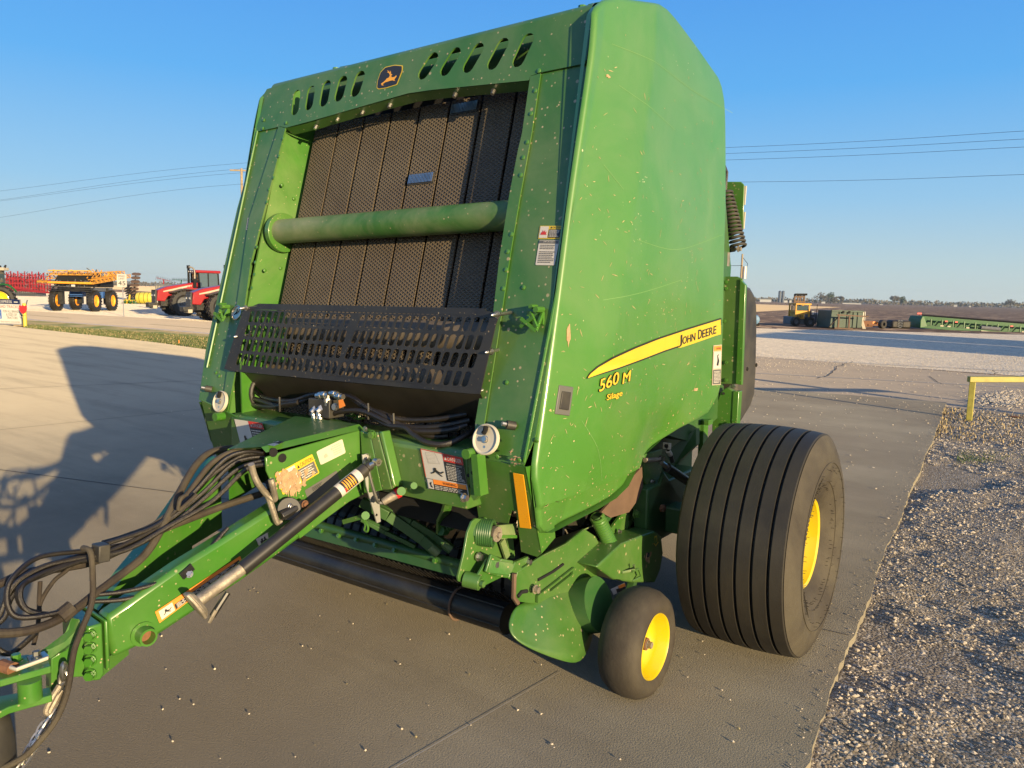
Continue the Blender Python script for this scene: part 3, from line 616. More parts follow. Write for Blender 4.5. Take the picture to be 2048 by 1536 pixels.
# ---- red tillage tool folded up
t,s=spot('tillage_tool',46,592,R(-2)); tag(t,'red folded field cultivator standing behind the yellow sprayer','tillage tool'); 
mb=MB()
for i in range(16):
    x=-2.6+i*.345; 
    for y in (0,1.2): mb.beam((x,y,.5),(x+.05,y,2.6+.35*math.sin(i*1.3)),.10,.10,'red_far',up=(0,1,0))
for z in (.6,1.0,1.5,2.0,2.5): mb.beam((-2.7,0,z),(2.6,0,z-.08),.09,.09,'red_far'); mb.beam((-2.7,1.2,z),(2.6,1.2,z-.1),.09,.09,'red_far')
mb.beam((-1,0,.7),(4.2,-1.5,.45),.12,.12,'red_far'); mb.beam((-1,0,.9),(4.2,-1.5,.55),.12,.12,'red_far'); mb.build('frame',t)
mb=MB()
for i in range(420):
    p=V(random.uniform(-2.7,2.6),random.uniform(-.2,1.2),random.uniform(.5,2.7)); q=V(random.uniform(-.25,.25),0,random.uniform(-.3,.3)); mb.tube([p,p+q*.5+V(0,-.1,0),p+q],.03,random.choice(['red_far','dark','grey_far']),4)
mb.build('tine',t)['kind']='stuff'
mb=MB()
for i in range(22): mb.lathe([(0,.01),(.03,.26),(.04,.26),(.06,.01)],(-2.6+i*.26,-.3,.28),(1,.15,0),'grey_far',12)
mb.build('disc_gang',t)
# ---- green tractor rear wheel at the left border
t,s=spot('green_tractor',-14,623,0); tag(t,'green tractor with yellow rear wheel at the left edge behind the sign board','tractor')
def Q(px,py,y=0): return V((px+14)*s,y,(623-py)*s)
w_=lug_tyre('wheel',t,Q(2,599),(.35,-1,0),.78,.45,.47,'yellow_rim',20); mb=MB()
mb.tube([Q(-26,600,.4),Q(-22,580,.4),Q(-5,569,.4),Q(12,571,.4),Q(26,583,.4)],.06,'green_far',6,smooth=3); mb.build('fender',t)
mb=MB(); mb.box(tuple(Q(-70,600,.3)),tuple(Q(-25,575,.9)),'green_far'); mb.build('hood',t,bevel=.05); mb=MB(); mb.box(tuple(Q(-40,572,.4)),tuple(Q(-8,540,.9)),'glass'); mb.build('cab',t); mb=MB(); mb.box(tuple(Q(-40,541,.3)),tuple(Q(4,535,.8)),'tan_box'); mb.tube([Q(2,536,.5),Q(5,530,.5)],.06,'dark',6); mb.tube([Q(-6,536,.5),Q(-6,531,.5)],.05,'dark',6); mb.build('cab_roof',t,bevel=.03)
lug_tyre('wheel',t,Q(-72,606),(.2,-1,0),.5,.35,.3,'yellow_rim',18)
# ---- sign board
t,s=spot('sign_board',14,650,R(-3),z=0); s*=1
tag(t,'white and navy sale sign board leaning on timber feet at the left edge','sign')
def Q(px,py,y=0): return V((px-14)*s,y,(650-py)*s)
mb=MB(); bd=[Q(-44,647,.0),Q(44,648,.0),Q(36.5,599,.18),Q(-52,598,.18)]; mb.loft(bd,[p+V(0,.03,0) for p in bd],'sign_white'); b_=mb.build('panel',t)
nn=(bd[1]-bd[0]).cross(bd[3]-bd[0]).normalized()
if nn.y>0: nn=-nn
decal('lettering',b_,[bd[3],bd[2],bd[1],bd[0]],nn,[('r',0,.80,1,1,'navy',1),('t','EXPRESS',.52,.84,.81,.95,'sign_white',2),('r',.86,.875,.95,.91,'sign_white',2),
  ('t','RETREAD TRACKS!',.34,.64,.98,.76,'sign_red',1),('r',.30,.20,.55,.57,'blue_far',1),('t','X',.44,.44,.53,.54,'sign_white',2),('t','S',.47,.24,.53,.32,'sign_white',2),
  ('t','FOR ALL BRANDS',.59,.46,.98,.56,'black_decal',1),('t','& SIZES OF',.66,.33,.91,.43,'black_decal',1),('t','TRACTORS',.67,.20,.92,.30,'black_decal',1),('t','AT THE PARTS COUNTER',.44,.05,.97,.11,'red_decal',1)],base=.004)
mb=MB(); mb.beam(bd[0]+V(0,-.02,0),bd[1]+V(0,-.02,0),.03,.05,'galv'); mb.beam(bd[1]+V(.02,0,0),bd[2]+V(.02,0,0),.03,.03,'grey_far'); mb.beam(Q(42,648,.05),Q(36.5,600,.6),.03,.03,'grey_far'); mb.build('frame',t)
for px in (-30,44): mb=MB(); mb.box(tuple(Q(px-12,651.5,-.12)),tuple(Q(px+4,648.5,.7)),'wood'); mb.build('foot',t)
# ---- bollard
t,s=spot('bollard',50.5,652.5,0,z=0); tag(t,'yellow bollard with a red shield plate beside the sign board','bollard')
mb=MB(); mb.cyl((0,0,-.02),(0,0,.84),.068,'tank_yellow',14); mb.lathe([(0,.068),(.03,.055),(.045,.001)],(0,0,.84),(0,0,1),'tank_yellow',14); mb.build('post',t)
mb=MB(); sh=[(-.14,.80),(-.05,.77),(0,.80),(.05,.77),(.15,.80),(.14,.62),(.08,.52),(0,.47),(-.08,.52),(-.13,.62)]; mb.prism([(x,-.09,z) for x,z in sh],(0,.02,0),'sign_red'); sp=mb.build('shield_plate',t)
decal('lettering',sp,[V(-.13,-.09,.80),V(.13,-.09,.80),V(.13,-.09,.5),V(-.13,-.09,.5)],(0,-1,0),[('t','Yield',.18,.38,.82,.72,'black_decal',1)],base=.003)
mb=MB(); mb.box((-.12,-.05,.38),(-.10,.05,.42),'dark'); mb.tube([(-.1,-.07,.62),(-.12,-.08,.45),(0,-.08,.40),(.08,-.08,.42)],.006,'dark',5); mb.build('strap',t)
# ---- speed limit sign
t,s=spot('speed_limit_sign',247.5,633,R(-4)); tag(t,'white speed limit 45 sign on a steel post at the roadside','sign')
H_=(633-549)*s; mb=MB(); mb.box((-.02,-.015,0),(.02,.015,H_-.1),'galv'); mb.build('post',t)
wd=.27; z0=(633-574.5)*s; mb=MB(); mb.prism([(x,-.03,z) for x,z in rrect(-wd-.02,z0,wd-.02,H_,.04)],(0,.012,0),'sign_white'); p_=mb.build('panel',t)
decal('lettering',p_,[V(-wd-.02,-.03,H_),V(wd-.02,-.03,H_),V(wd-.02,-.03,z0),V(-wd-.02,-.03,z0)],(0,-1,0),[('t','SPEED',.14,.77,.86,.90,'black_decal',1),('t','LIMIT',.20,.57,.80,.70,'black_decal',1),('t','45',.13,.13,.87,.46,'black_decal',1)],base=.003)
# ---- planter with yellow tank, disc tools
t,s=spot('planter',285,608,R(8)); tag(t,'green planter with a big yellow tank beside the red tractor','planter')
def Q(px,py,y=0): return V((px-285)*s,y,(608-py)*s)
mb=MB(); mb.lathe([(0,.001),(.02,.3),(.12,.47),(.3,.52),(1.3,.52),(1.5,.45),(1.56,.25),(1.58,.001)],Q(274,596,0),(1,-.12,0),'tank_yellow',26); tk=mb.build('tank',t)
for k in (.45,.85,1.2): mb=MB(); mb.lathe([(-.02,.527),(.02,.527)],Q(274,596,0)+V(1,-.12,0).normalized()*k,(1,-.12,0),'dark',26); mb.build('band',tk)
mb=MB(); mb.beam(Q(248,606),Q(312,606),.15,.12,'green_far'); 
for px in (251,257,263,269): mb.beam(Q(px,607,-.3),Q(px+2,599,.3),.12,.12,random.choice(['green_far','yellow'])); mb.box(tuple(Q(px,603,-.4)),tuple(Q(px+4,600,-.1)),'yellow')
mb.beam(Q(260,603),Q(262,590),.12,.12,'yellow'); mb.build('frame',t)
for px in (254,262,270): mb=MB(); mb.lathe([(0,.01),(.08,.16),(.12,.16),(.2,.01)],Q(px,604,-.5),(1,.2,0),'green_far',12); mb.build('gauge_wheel',t)
def discs(name,u,v,x0,y0,x1,y1,n,r,m1,lb,m2='rust_brown'):
    t,s=spot(name,u,v,0); tag(t,lb,'disc harrow'); q=lambda px,py,y=0:V((px-u)*s,y,(v-py)*s); mb=MB()
    a=q(x0,y0);b=q(x1,y1); mb.beam(a,b,.08,.08,m1); mb.beam(q((x0+x1)/2,(y0+y1)/2),q((x0+x1)/2,v-1),.15,.15,m1); mb.build('frame',t)
    mb=MB()
    for i in range(n):
        for dy in (-.25,.35): c=a.lerp(b,i/(n-1))+V(0,dy,0); mb.lathe([(0,.01),(.02,r),(.05,r),(.06,.01)],c,(b-a).normalized()+V(0,.5,0),m2,12)
    mb.build('disc_gang',t)
discs('disc_harrow',268,600,274,548,266,592,7,.34,'dark','tilted gang of brown discs left of the yellow tank')
discs('disc_harrow',258,600,255,572,262,598,7,.30,'rust_brown','low brown disc gang behind the speed limit sign','dark')
discs('disc_harrow',322,588,314,556,342,562,7,.42,'red_far','red folded disc harrow above the tractor hood','grey_far')
discs('disc_harrow',362,588,346,560,380,560,8,.38,'green_far','green folded disc harrow left of the red tractor cab','dark')
t,s=spot('grain_cart',324,590,0); q=lambda px,py,y=0:V((px-324)*s,y,(590-py)*s); tag(t,'corrugated pale grain cart behind the red tractor nose','cart'); mb=MB(); mb.box(tuple(q(311,586,0)),tuple(q(345,571,2)),'tan_box')
for i in range(11): mb.box(tuple(q(312+3*i,586,-.1)),tuple(q(313+3*i,571,0)),'grey_far')
mb.build('body',t); mb=MB(); mb.box(tuple(q(310,571,-.15)),tuple(q(346,568.5,2.1)),'grey_far'); mb.build('top_rail',t)
for px in (316,338): mb=MB(); mb.cyl(q(px,587,-.1),q(px,587,.2),.3,'dark',14); mb.build('wheel',t)
# ---- marker in grass
t,s=spot('marker_flag',358,688,0,z=-.02); mb=MB(); mb.box((-.012,-.01,0),(.012,.01,.12),'orange_decal'); mb.build('stake',t,bevel=.003); tag(t,'small orange marker stake in the grass strip','marker')
# ---- yellow guard rail
t=empty('guard_rail',tuple(G(1944,840))); p0=G(1944,840); tag(t,'yellow steel pipe guard rail on square posts at the right edge','guard rail')
d0=Vector((CAM-np.array(p0))@RW[:,2:3]) if False else None
dep=abs((Vector(CAM.tolist())-p0).dot(Vector(RW[:,2].tolist()))); a=Wd(1937,758.5,dep)-p0; b=Wd(2400,758.5,dep*.985)-p0
mb=MB(); mb.beam(a,b,.085,.085,'bar_yellow'); mb.build('rail',t,bevel=.008); 
for k in (.02,.96): q_=a.lerp(b,k); mb=MB(); mb.beam((q_.x,q_.y,-.1),(q_.x,q_.y,q_.z-.043),.08,.08,'bar_yellow'); mb.build('post',t,bevel=.006)
p=G(2030,834); t=MB(); rock(t,(0,0,0),.10,'rust'); o=t.build('brick_piece'); o.location=p; o.scale=(1.8,.8,.5); tag(o,'reddish brown broken brick in the gravel by the yellow rail','brick')
# ---- right background machines
def rspot(name,u,v): 
    t,s=spot(name,u,v,0); return t,(lambda px,py,y=0:V((px-u)*s,y,(v-py)*s))
t,q=rspot('forklift',1605,652.5); tag(t,'old yellow rough terrain forklift with black mast beyond the gravel','forklift')
mb=MB(); mb.box(tuple(q(1586,650,.2)),tuple(q(1622,634,2)),'grey_far'); mb.box(tuple(q(1590,638,0)),tuple(q(1608,624,1.5)),'forklift_yellow'); mb.build('body',t,bevel=.04)
mb=MB(); 
for px in (1589.5,1616): 
    for y in (0,1.2): mb.beam(q(px,636,y),q(px,609,y),.09,.09,'forklift_yellow')
mb.box(tuple(q(1588,610,-.1)),tuple(q(1619,607,1.4)),'forklift_yellow'); mb.box(tuple(q(1590,628,.02)),tuple(q(1616,621.5,1.2)),'forklift_yellow'); mb.build('cab',t,bevel=.01)
mb=MB(); mb.box(tuple(q(1591.5,621,.04)),tuple(q(1614,612,1.1)),'glass'); mb.build('window',t)
mb=MB()
for px in (1600.5,1607,1612,1620): mb.beam(q(px,612,1.4),q(px,589,1.4),.10,.10,'rust_brown')
for py in (590,594,604): mb.beam(q(1599.5,py,1.4),q(1621,py,1.4),.12,.12,'rust_brown')
mb.beam(q(1599.5,589.5,1.2),q(1623,589,1.2),.14,.14,'dark'); mb.build('mast',t)
for px,py,r in ((1590,643,.32),(1618,643,.34)): lug_tyre('wheel',t,q(px,py,0),(.3,-1,0),r,.3,.16,'grey_far',14)
mb=MB(); 
for i in range(4): mb.box(tuple(q(1593+3*i,636,-.03)),tuple(q(1594+3*i,630,0)),'dark')
mb.build('grille',t)
t,q=rspot('utility_truck',1636,653); tag(t,'small white and grey work truck between the forklift and green container','truck')
mb=MB(); mb.box(tuple(q(1619,648,0)),tuple(q(1632,634,1.5)),'grey_far'); mb.box(tuple(q(1621,634,.1)),tuple(q(1628,622,1.2)),'silo'); mb.box(tuple(q(1633,645,0)),tuple(q(1642,631,1)),'far_white'); mb.build('body',t,bevel=.04)
mb=MB(); mb.box(tuple(q(1632,631,0)),tuple(q(1649,626,1.4)),'far_white'); mb.box(tuple(q(1640,644,.2)),tuple(q(1655,636,1.2)),'dark'); mb.build('bed',t); mb=MB(); mb.box(tuple(q(1622,630,.05)),tuple(q(1627,623.5,.1)),'far_white'); mb.build('window',t)
for px in (1623,1650): mb=MB(); mb.cyl(q(px,647,-.05),q(px,647,.25),.19,'dark',14); mb.build('wheel',t)
mb=MB(); mb.cyl(q(1631,652,0),q(1631.5,609,0),.02,'dark',5); mb.build('antenna',t)
t,q=rspot('open_container',1690,657.5); tag(t,'dark green steel container with ribbed open side beyond the gravel','container')
mb=MB(); mb.prism([q(1661,622),q(1723,622),q(1723,655),q(1659,656)],(0,2.2,0),'container_green'); mb.build('body',t,bevel=.02)
mb=MB(); mb.box(tuple(q(1660,624,-.08)),tuple(q(1724,620.8,.1)),'container_green')
for px in (1676,1692,1704,1713): mb.box(tuple(q(px,655,-.06)),tuple(q(px+1.2,622,0)),'container_green')
for px in (1681,1693): mb.box(tuple(q(px,627,-.10)),tuple(q(px+4,622,-.05)),'dark')
mb.build('rib',t)
t,q=rspot('steel_rack',1693,658); tag(t,'rusty brown steel frame standing in front of the green container','rack'); mb=MB()
for px in (1669,1690): mb.beam(q(px,657,-.5),q(px,630,-.5),.10,.10,'rust_brown')
mb.beam(q(1665,630,-.5),q(1728,632,-.5),.08,.08,'rust_brown'); mb.beam(q(1662,656,-.5),q(1698,657,-.5),.08,.08,'rust_brown'); mb.beam(q(1669,633,-.5),q(1660,655,.2),.05,.05,'rust_brown'); mb.build('frame',t)
t,q=rspot('plank_stack',1718,657); tag(t,'pale boards leaning on end against the container corner','boards'); 
for i in range(3): mb=MB(); mb.beam(q(1716+2.2*i,657,-.7),q(1714+2*i,637,-.3),.07,.05,'tan_box'); mb.build('plank',t)
t,q=rspot('tote_tank',1733,657); tag(t,'cream square bulk tote behind the orange trailer','tote'); mb=MB(); mb.box(tuple(q(1723,648,1.0)),tuple(q(1742.5,624,1.9)),'tan_box'); mb.build('body',t,bevel=.03); mb=MB()
for i in range(5): mb.box(tuple(q(1725+4*i,646,.95)),tuple(q(1726+4*i,624,1.0)),'sign_white')
mb.box(tuple(q(1724,657,1)),tuple(q(1742,649,1.9)),'dark'); mb.build('cage',t)
t,q=rspot('orange_trailer',1745,657); tag(t,'low faded orange implement with one black tyre right of the container','implement')
mb=MB(); mb.box(tuple(q(1722,654,0)),tuple(q(1745,642,1)),'rust'); mb.box(tuple(q(1745,648,.2)),tuple(q(1758,643,.8)),'orange_decal'); mb.beam(q(1735,650),q(1765,650),.12,.12,'rust'); mb.build('body',t,bevel=.02)
mb=MB(); mb.lathe([(-.14,.12),(-.14,.27),(-.1,.3),(.1,.3),(.14,.27),(.14,.12)],q(1764,648,0),(.5,-1,0),'tyre',20); mb.build('tyre',t)
t,q=rspot('rubber_track',1803,657); tag(t,'pair of black rubber tractor tracks lying between the trailer and header','track')
for x0,x1 in ((1783,1801),(1803,1822)): 
    mb=MB(); mb.box(tuple(q(x0,657,0)),tuple(q(x1,641,.9)),'tyre'); mb.build('belt',t,bevel=.12)
mb=MB()
for k in range(5): 
    z=655-3.2*k; mb.beam(q(1794,z-2,-.03),q(1799,z,-.03),.04,.04,'grey_far'); mb.beam(q(1799,z,-.03),q(1804,z-2,-.03),.04,.04,'grey_far')
mb.build('lug',t)
# combine header
t,q=rspot('combine_header',1840,658); tag(t,'long green combine header with black reel parked along the field edge','header')
A=q(1838,656,0); e=q(2100,669,-1.5); mb=MB(); Lh=(e-A)
def hh(k,dy=0,z=0): return A+Lh*k+V(0,dy,z)
mb.beam(hh(0,0,.12),hh(1,0,.12),.25,.2,'green_far'); mb.beam(hh(0,0,.65),hh(1,0,.62),.12,.12,'green_far'); mb.beam(hh(.01,.5,.55),hh(1,.5,.5),.1,.6,'green_far')
for i in range(14): k=i/13; mb.beam(hh(k,-.05,.1),hh(k,-.05,.68),.07,.07,'green_far'); mb.beam(hh(k,-.05,.1),hh(min(1,k+.05),-.05,.66),.05,.05,'green_far')
mb.build('frame',t)
mb=MB(); mb.prism([A+V(-.1,-.3,-.0),A+V(-.12,-.3,.55),A+V(0,-.3,.85),A+V(.15,-.3,.8),A+V(.45,-.3,.1)],(0,1.6,0),'green_far'); mb.build('end_shield',t,bevel=.04)
mb=MB(); mb.tube([hh(.05,.6,.82),hh(1,.6,.78)],.11,'dark',8); 
for i in range(60): k=.05+i/63; p=hh(k,.6,.85); mb.beam(p,p+V(.02,0,-.18),.03,.03,'dark')
mb.tube([hh(.06,.4,.92),hh(1,.4,.9)],.03,'dark',5); mb.tube([hh(.06,.9,.95),hh(1,.9,.92)],.03,'dark',5); mb.build('reel',t)
mb=MB(); mb.tube([hh(.42,-.1,.35),hh(.55,-.1,.33)],.14,'grey_far',10); mb.beam(hh(.42,-.15,.12),hh(.56,-.15,.10),.1,.05,'steel'); mb.build('auger',t)
for k in (.17,.24,.62,.79): mb=MB(); mb.box(tuple(hh(k,-.12,.55)),tuple(hh(k,-.12,.55)+V(.18,.05,.08)),'sign_red'); mb.build('reflector',t)
for k in (.14,.19,.32,.5,.7): mb=MB(); mb.box(tuple(hh(k,-.12,.2)),tuple(hh(k,-.12,.2)+V(.22,.05,.10)),'tan_box'); mb.build('panel',t)
mb=MB(); mb.box(tuple(A+V(-.1,.2,.95)),tuple(A+V(.2,.25,1.05)),'sign_red'); mb.beam(A+V(.05,.22,.6),A+V(.05,.22,.95),.03,.03,'dark'); mb.build('marker',t)
t,q=rspot('nurse_tank',1513,652); tag(t,'rounded blue tank peeking out behind the black rear cover','tank'); mb=MB(); mb.lathe([(-1,.01),(-.9,.28),(-.7,.36),(.7,.36),(.9,.28),(1,.01)],q(1511,640,1),(0,1,0),'blue_tank',24); mb.build('tank',t); mb=MB(); mb.box(tuple(q(1503,652,.2)),tuple(q(1521,646,2)),'dark'); mb.build('cradle',t)
# ---- things just outside the frame; ribbed blocks added to cast long gravel shadows
for y0,y1,lb in ((29.9,36.4,'unseen grey ribbed block nearer the road, added to cast a gravel shadow'),(37.5,43.6,'unseen grey ribbed block nearer the field, added to cast a gravel shadow')):
    t=empty('shadow_block',(4,(y0+y1)/2,-.05)); mb=MB(); hw=(y1-y0)/2; mb.box((0,-hw,0),(2.4,hw,2.7),'grey_far'); mb.build('body',t,bevel=.03); mb=MB()
    for i in range(int(hw*2/.3)): mb.box((-.03,-hw+.1+.3*i,.1),(0,-hw+.22+.3*i,2.6),'grey_far')
    mb.build('rib',t); tag(t,lb,'container')
p=G(1700,787)+V(.953,-.303,0)*14; t=empty('utility_pole',(p.x,p.y,-.05)); mb=MB(); mb.cyl((0,0,0),(0,0,8),.12,'wood',8); mb.build('pole',t); mb=MB(); mb.box((-1,-.06,7.4),(1,.06,7.5),'wood'); mb.build('crossarm',t); tag(t,'wooden utility pole right of view beside the apron','utility pole')
def shade_clump(x,y,h,r,lb):  # unseen leaf clumps, added to throw dappled shade on the gravel
    t=empty('shade_clump',(x,y,-.03)); mb=MB()
    for i in range(int(420*r/.4)):
        a=random.uniform(0,6.3); q=r*random.random()**.5; z=random.random()**.8*h*(1-.5*(q/r)**2)*random.uniform(.7,1.15); p=V(q*math.cos(a),q*math.sin(a),z)
        d1=Vector(rng.normal(size=3).tolist()).normalized()*.035; d2=Vector(rng.normal(size=3).tolist()).normalized()*.018; mb.add([p-d1,p+d2,p+d1,p-d2],[(0,1,2,3)],random.choice(['grass_green','leaf_green','grass_dry']))
    mb.build('leaves',t,fixn=False); mb=MB()
    for i in range(12): a=random.uniform(0,6.3); mb.tube([(0,0,0),(r*.7*math.cos(a),r*.7*math.sin(a),h*.8)],.004,'bark',4)
    mb.build('stem',t,fixn=False); tag(t,lb,'shade_clump','unseen leaf clumps added for dappled shade')
for i,(x,y,h,r) in enumerate(((2.6,2.0,.34,.5),(3.0,2.9,.42,.45),(2.8,3.7,.36,.4),(3.2,4.7,.40,.5),(2.7,5.8,.30,.4),(3.4,7.0,.40,.5),(3.0,8.6,.32,.4),(2.3,9.6,.42,.55),(2.6,10.6,.40,.5))):
    shade_clump(x,y,h,r,'unseen low leaf clump added to dapple the gravel with shade')
# ================================================================ BALER
MW=np.eye(4); MW[:3,:3]=B2W; MW[:3,3]=PIV
ROOT=empty('round_baler',mw=Matrix(MW.tolist()))
tag(ROOT,'large green round baler with yellow wheels parked on the concrete pad','baler')
X=V(1,0,0); fn=V(0,-LC,LA)
def Z5(x,y): return (x/2.363+500,y/2.363)
def Z4(x,y): return (x/3.657+460,y/3.657+590)
def Z7(x,y): return (x/3.339+1150,y/3.339+560)
def Zs(x,y): return (x/2.695+850,y/2.695+850)     # side/pickup crop
def Zt(x,y): return (x/2.56+400,y/2.56+700)        # tongue crop
def Zh(x,y): return (x/2.238,y/2.238+850)          # hitch crop
def Zi(x,y): return (x/3.3697,y/3.3697+1080)       # hitch close
def Zj(x,y): return (x/5.389+480,y/5.389+860)      # jack close
def Zp(x,y): return (x/4.52+840,y/4.52+860)        # linkage close
def Zq(x,y): return (x/4.267+540,y/4.267+900)      # pickup close
ffr=lambda x,s,z: Fpt(x,s,z)
_rv={}
def RIV(p,n,r,m,par=None):
    if m not in _rv: b=MB(); b.dome((0,0,0),(0,0,1),1,m); o=b.build('rivet',ROOT); _rv[m]=o
    else: o=_rv[m].copy(); COL.objects.link(o)
    o.parent=par or ROOT; o.location=p; o.rotation_euler=Vector(n).to_track_quat('Z','Y').to_euler(); o.scale=(r,r,r); return o
mat('green_scuff',(.16,.30,.10),.6)
# ---- side shields
XS=-.388
out_px=[(1197,22),(1205,8),(1222,-4),(1245,-9),(1320,-2),(1338,2),(1352,12),(1366,30),(1400,82),(1432,132),(1444,150),(1450,170),(1453,200),(1453,420),(1449,600),(1442,770),(1437,793),(1419,829),(1375,856),(1330,883),(1294,915),(1279,946),(1264,976),(1240,1000),(1204,1022),(1150,1050),(1112,1070),(1098,1070),(1088,1058),(1082,1030),(1072,960),(1073,930)]
outline=[B(u,v,x=XS+(.045 if (u>1260 and v<860) else 0)) for u,v in out_px]; OY=np.array([[p.y,p.z] for p in outline])
def front_y(z): return (-1.42+(z-1.06)*.2696) if z>1.06 else (-1.42+(1.06-z)*.40)
def span(z):
    ys=[]
    for i in range(len(OY)):
        a,b=OY[i],OY[(i+1)%len(OY)]
        if (a[1]-z)*(b[1]-z)<0: ys.append(a[0]+(b[0]-a[0])*(z-a[1])/(b[1]-a[1]))
    return (min(ys),max(ys)) if len(ys)>1 else None
def sdist(y,z):
    p=np.array([y,z]); A=OY; Bq=np.roll(OY,-1,0); d=Bq-A; t=np.clip(((p-A)*d).sum(1)/(d*d).sum(1),0,1); return np.sqrt((((A+d*t[:,None])-p)**2).sum(1).min())
def sx_(y,z,d=None):
    if d is None: d=sdist(y,z)
    r=.020; x=XS
    if d<r: x-= r-math.sqrt(max(r*r-(r-d)**2,0))
    # front facet leans outward toward the rear, rear slightly proud
    fy=-1.42+(z-1.06)*.2696; q=(y-fy)
    x+= .045*max(0,min(1,q/.38)) if z>.9 else 0
    x+= .012*math.sin(max(0,min(1,(z-1)/1.6))*math.pi)*math.sin(max(0,min(1,q/1.5))*math.pi)
    g=math.exp(-(((y-(-.35))/.22)**2+((z-1.0)/.14)**2)); x-= .055*g
    if z<1.25: x-= .05*max(0,(1.25-z)/.45)**2*max(0,min(1,(q-.05)/.3))
    if z>2.6: x-= .03*((z-2.6)/.35)**2
    return x+.004*math.sin(y*5+z*2)*math.sin(z*3.3+1)
zmin,zmax=OY[:,1].min(),OY[:,1].max(); NZ,NY=150,110
def shield(mirror):
    mb=MB(); f=(lambda p:V(-2.985-p[0],p[1]+.035,p[2]-.01)) if mirror else (lambda p:V(*p)); rows=[]; vs=[]
    for i in range(NZ+1):
        t=i/NZ; t=.5-.5*math.cos(math.pi*t); z=zmin+.0006+(zmax-zmin-.0012)*t; a=span(z)
        if a is None: continue
        r=[]
        for j in range(NY+1):
            q=.5-.5*math.cos(math.pi*j/NY); y=a[0]+(a[1]-a[0])*q; vs.append(f((sx_(y,z),y,z))); r.append(len(vs)-1)
        rows.append(r)
    fs=[(rows[i][j],rows[i][j+1],rows[i+1][j+1],rows[i+1][j]) for i in range(len(rows)-1) for j in range(NY)]
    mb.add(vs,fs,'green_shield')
    # return flange round the edge
    n=len(OY); ra=[f((sx_(y,z,0),y,z)) for y,z in OY]; cy,cz=OY.mean(0)
    rb=[]; 
    for y,z in OY: rb.append(f((XS-(.055 if z>1.08 else .02),y+(.004 if y<cy else -.004),z+(.004 if z<cz else -.004))))
    mb.loft(ra,rb,'green_shield',caps=False)
    if not mirror:
        cnt=0
        while cnt<330:
            y=random.uniform(-1.45,.75); z=random.uniform(.8,2.9); 
            if random.random()> (1.25-(z-.8)*.60)*(1.0 if y<.1 else .45): continue
            a=span(z)
            if a is None or not(a[0]+.03<y<a[1]-.03): continue
            L_=random.choice([.005,.007,.009,.012,.018])*random.uniform(.6,1.1); an=R(random.gauss(-12,55)); w_=random.uniform(.0010,.0022); c,s_=math.cos(an),math.sin(an)
            pts=[(y+c*l-s_*k,z+s_*l+c*k) for l,k in ((-L_,-w_*.4),(0,-w_),(L_,-w_*.3),(L_,w_*.3),(0,w_),(-L_,w_*.4))]
            if any(sdist(*p)<.02 for p in pts[:1]): continue
            mb.poly([V(sx_(*p,1.)+.0014,*p) for p in pts],'straw'); cnt+=1
        for pts_ in ([(1222,88),(1290,125),(1370,185),(1450,228)],[(1230,172),(1300,235),(1330,262)],[(1190,600),(1260,585),(1340,560)],[(1250,480),(1330,500),(1430,470)],[(1200,330),(1230,380)],[(1150,840),(1180,900),(1195,960)]):
            Q_=smooth_path([V(u,v,0) for u,v in pts_],8); P_=[B(q_.x,q_.y,x=XS) for q_ in Q_]
            for a_,b_ in zip(P_,P_[1:]): n2=V(0,-(b_.z-a_.z),b_.y-a_.y).normalized()*.0008; mb.poly([V(sx_(k.y,k.z,1.)+.0012,k.y,k.z) for k in (a_-n2,b_-n2,b_+n2,a_+n2)],'green_scuff')
        cnt=0
        while cnt<260:      # chaff and mud crumbs caught along the lower edge
            i_=random.randrange(len(OY)); y,z=OY[i_]; y+=random.gauss(0,.12); z+=random.gauss(.03,.07); cnt+=1
            if z>1.45 or z<.8: continue
            a=span(z)
            if a is None or not(a[0]+.012<y<a[1]-.012) or sdist(y,z)<.012: continue
            r_=random.uniform(.0015,.006); mb.poly([V(sx_(y+r_*math.cos(k*1.05)*random.uniform(.5,1.4),z+r_*.7*math.sin(k*1.05),1.)+.0013,y+r_*math.cos(k*1.05),z+r_*.7*math.sin(k*1.05)) for k in range(6)],random.choice(['mud','straw','straw']))
        for (u,v,r1,r2) in ((1132,668,.012,.045),(1375,778,.03,.008),(1212,153,.018,.006),(1238,715,.008,.016)):
            p=B(u,v,x=XS); pts=[]
            for k in range(14):
                a=2*math.pi*k/14; q=random.uniform(.6,1.3); pts.append((p.y+r1*q*math.cos(a),p.z+r2*q*math.sin(a)))
            mb.poly([V(sx_(*p,1.)+.002,*p) for p in pts],'mud')
    return mb.build('side_shield',ROOT,ang=50)
SH=shield(False); SH2=shield(True)
def on_shield(u,v,off=.003):
    x=XS-.01
    for _ in range(6): p=B(u,v,x=x); x=sx_(p.y,p.z,1.)+off
    return V(x,p.y,p.z)
def SP(lst,off,nsub=6):       # polygon on the shield from close-crop pixels
    o=[]
    for i,a in enumerate(lst):
        b=lst[(i+1)%len(lst)]
        for k in range(nsub): o.append(on_shield(*Z7(a[0]+(b[0]-a[0])*k/nsub,a[1]+(b[1]-a[1])*k/nsub),off))
    return o
def ribbon(mb,up,lo,off,m,n=40):
    def at(l,t):
        t*=len(l)-1; i=min(int(t),len(l)-2); f=t-i; return (l[i][0]+(l[i+1][0]-l[i][0])*f,l[i][1]+(l[i+1][1]-l[i][1])*f)
    for k in range(n):
        a,b=k/n,(k+1)/n; mb.poly([on_shield(*Z7(*at(lo,a)),off),on_shield(*Z7(*at(lo,b)),off),on_shield(*Z7(*at(up,b)),off),on_shield(*Z7(*at(up,a)),off)],m)
mb=MB()
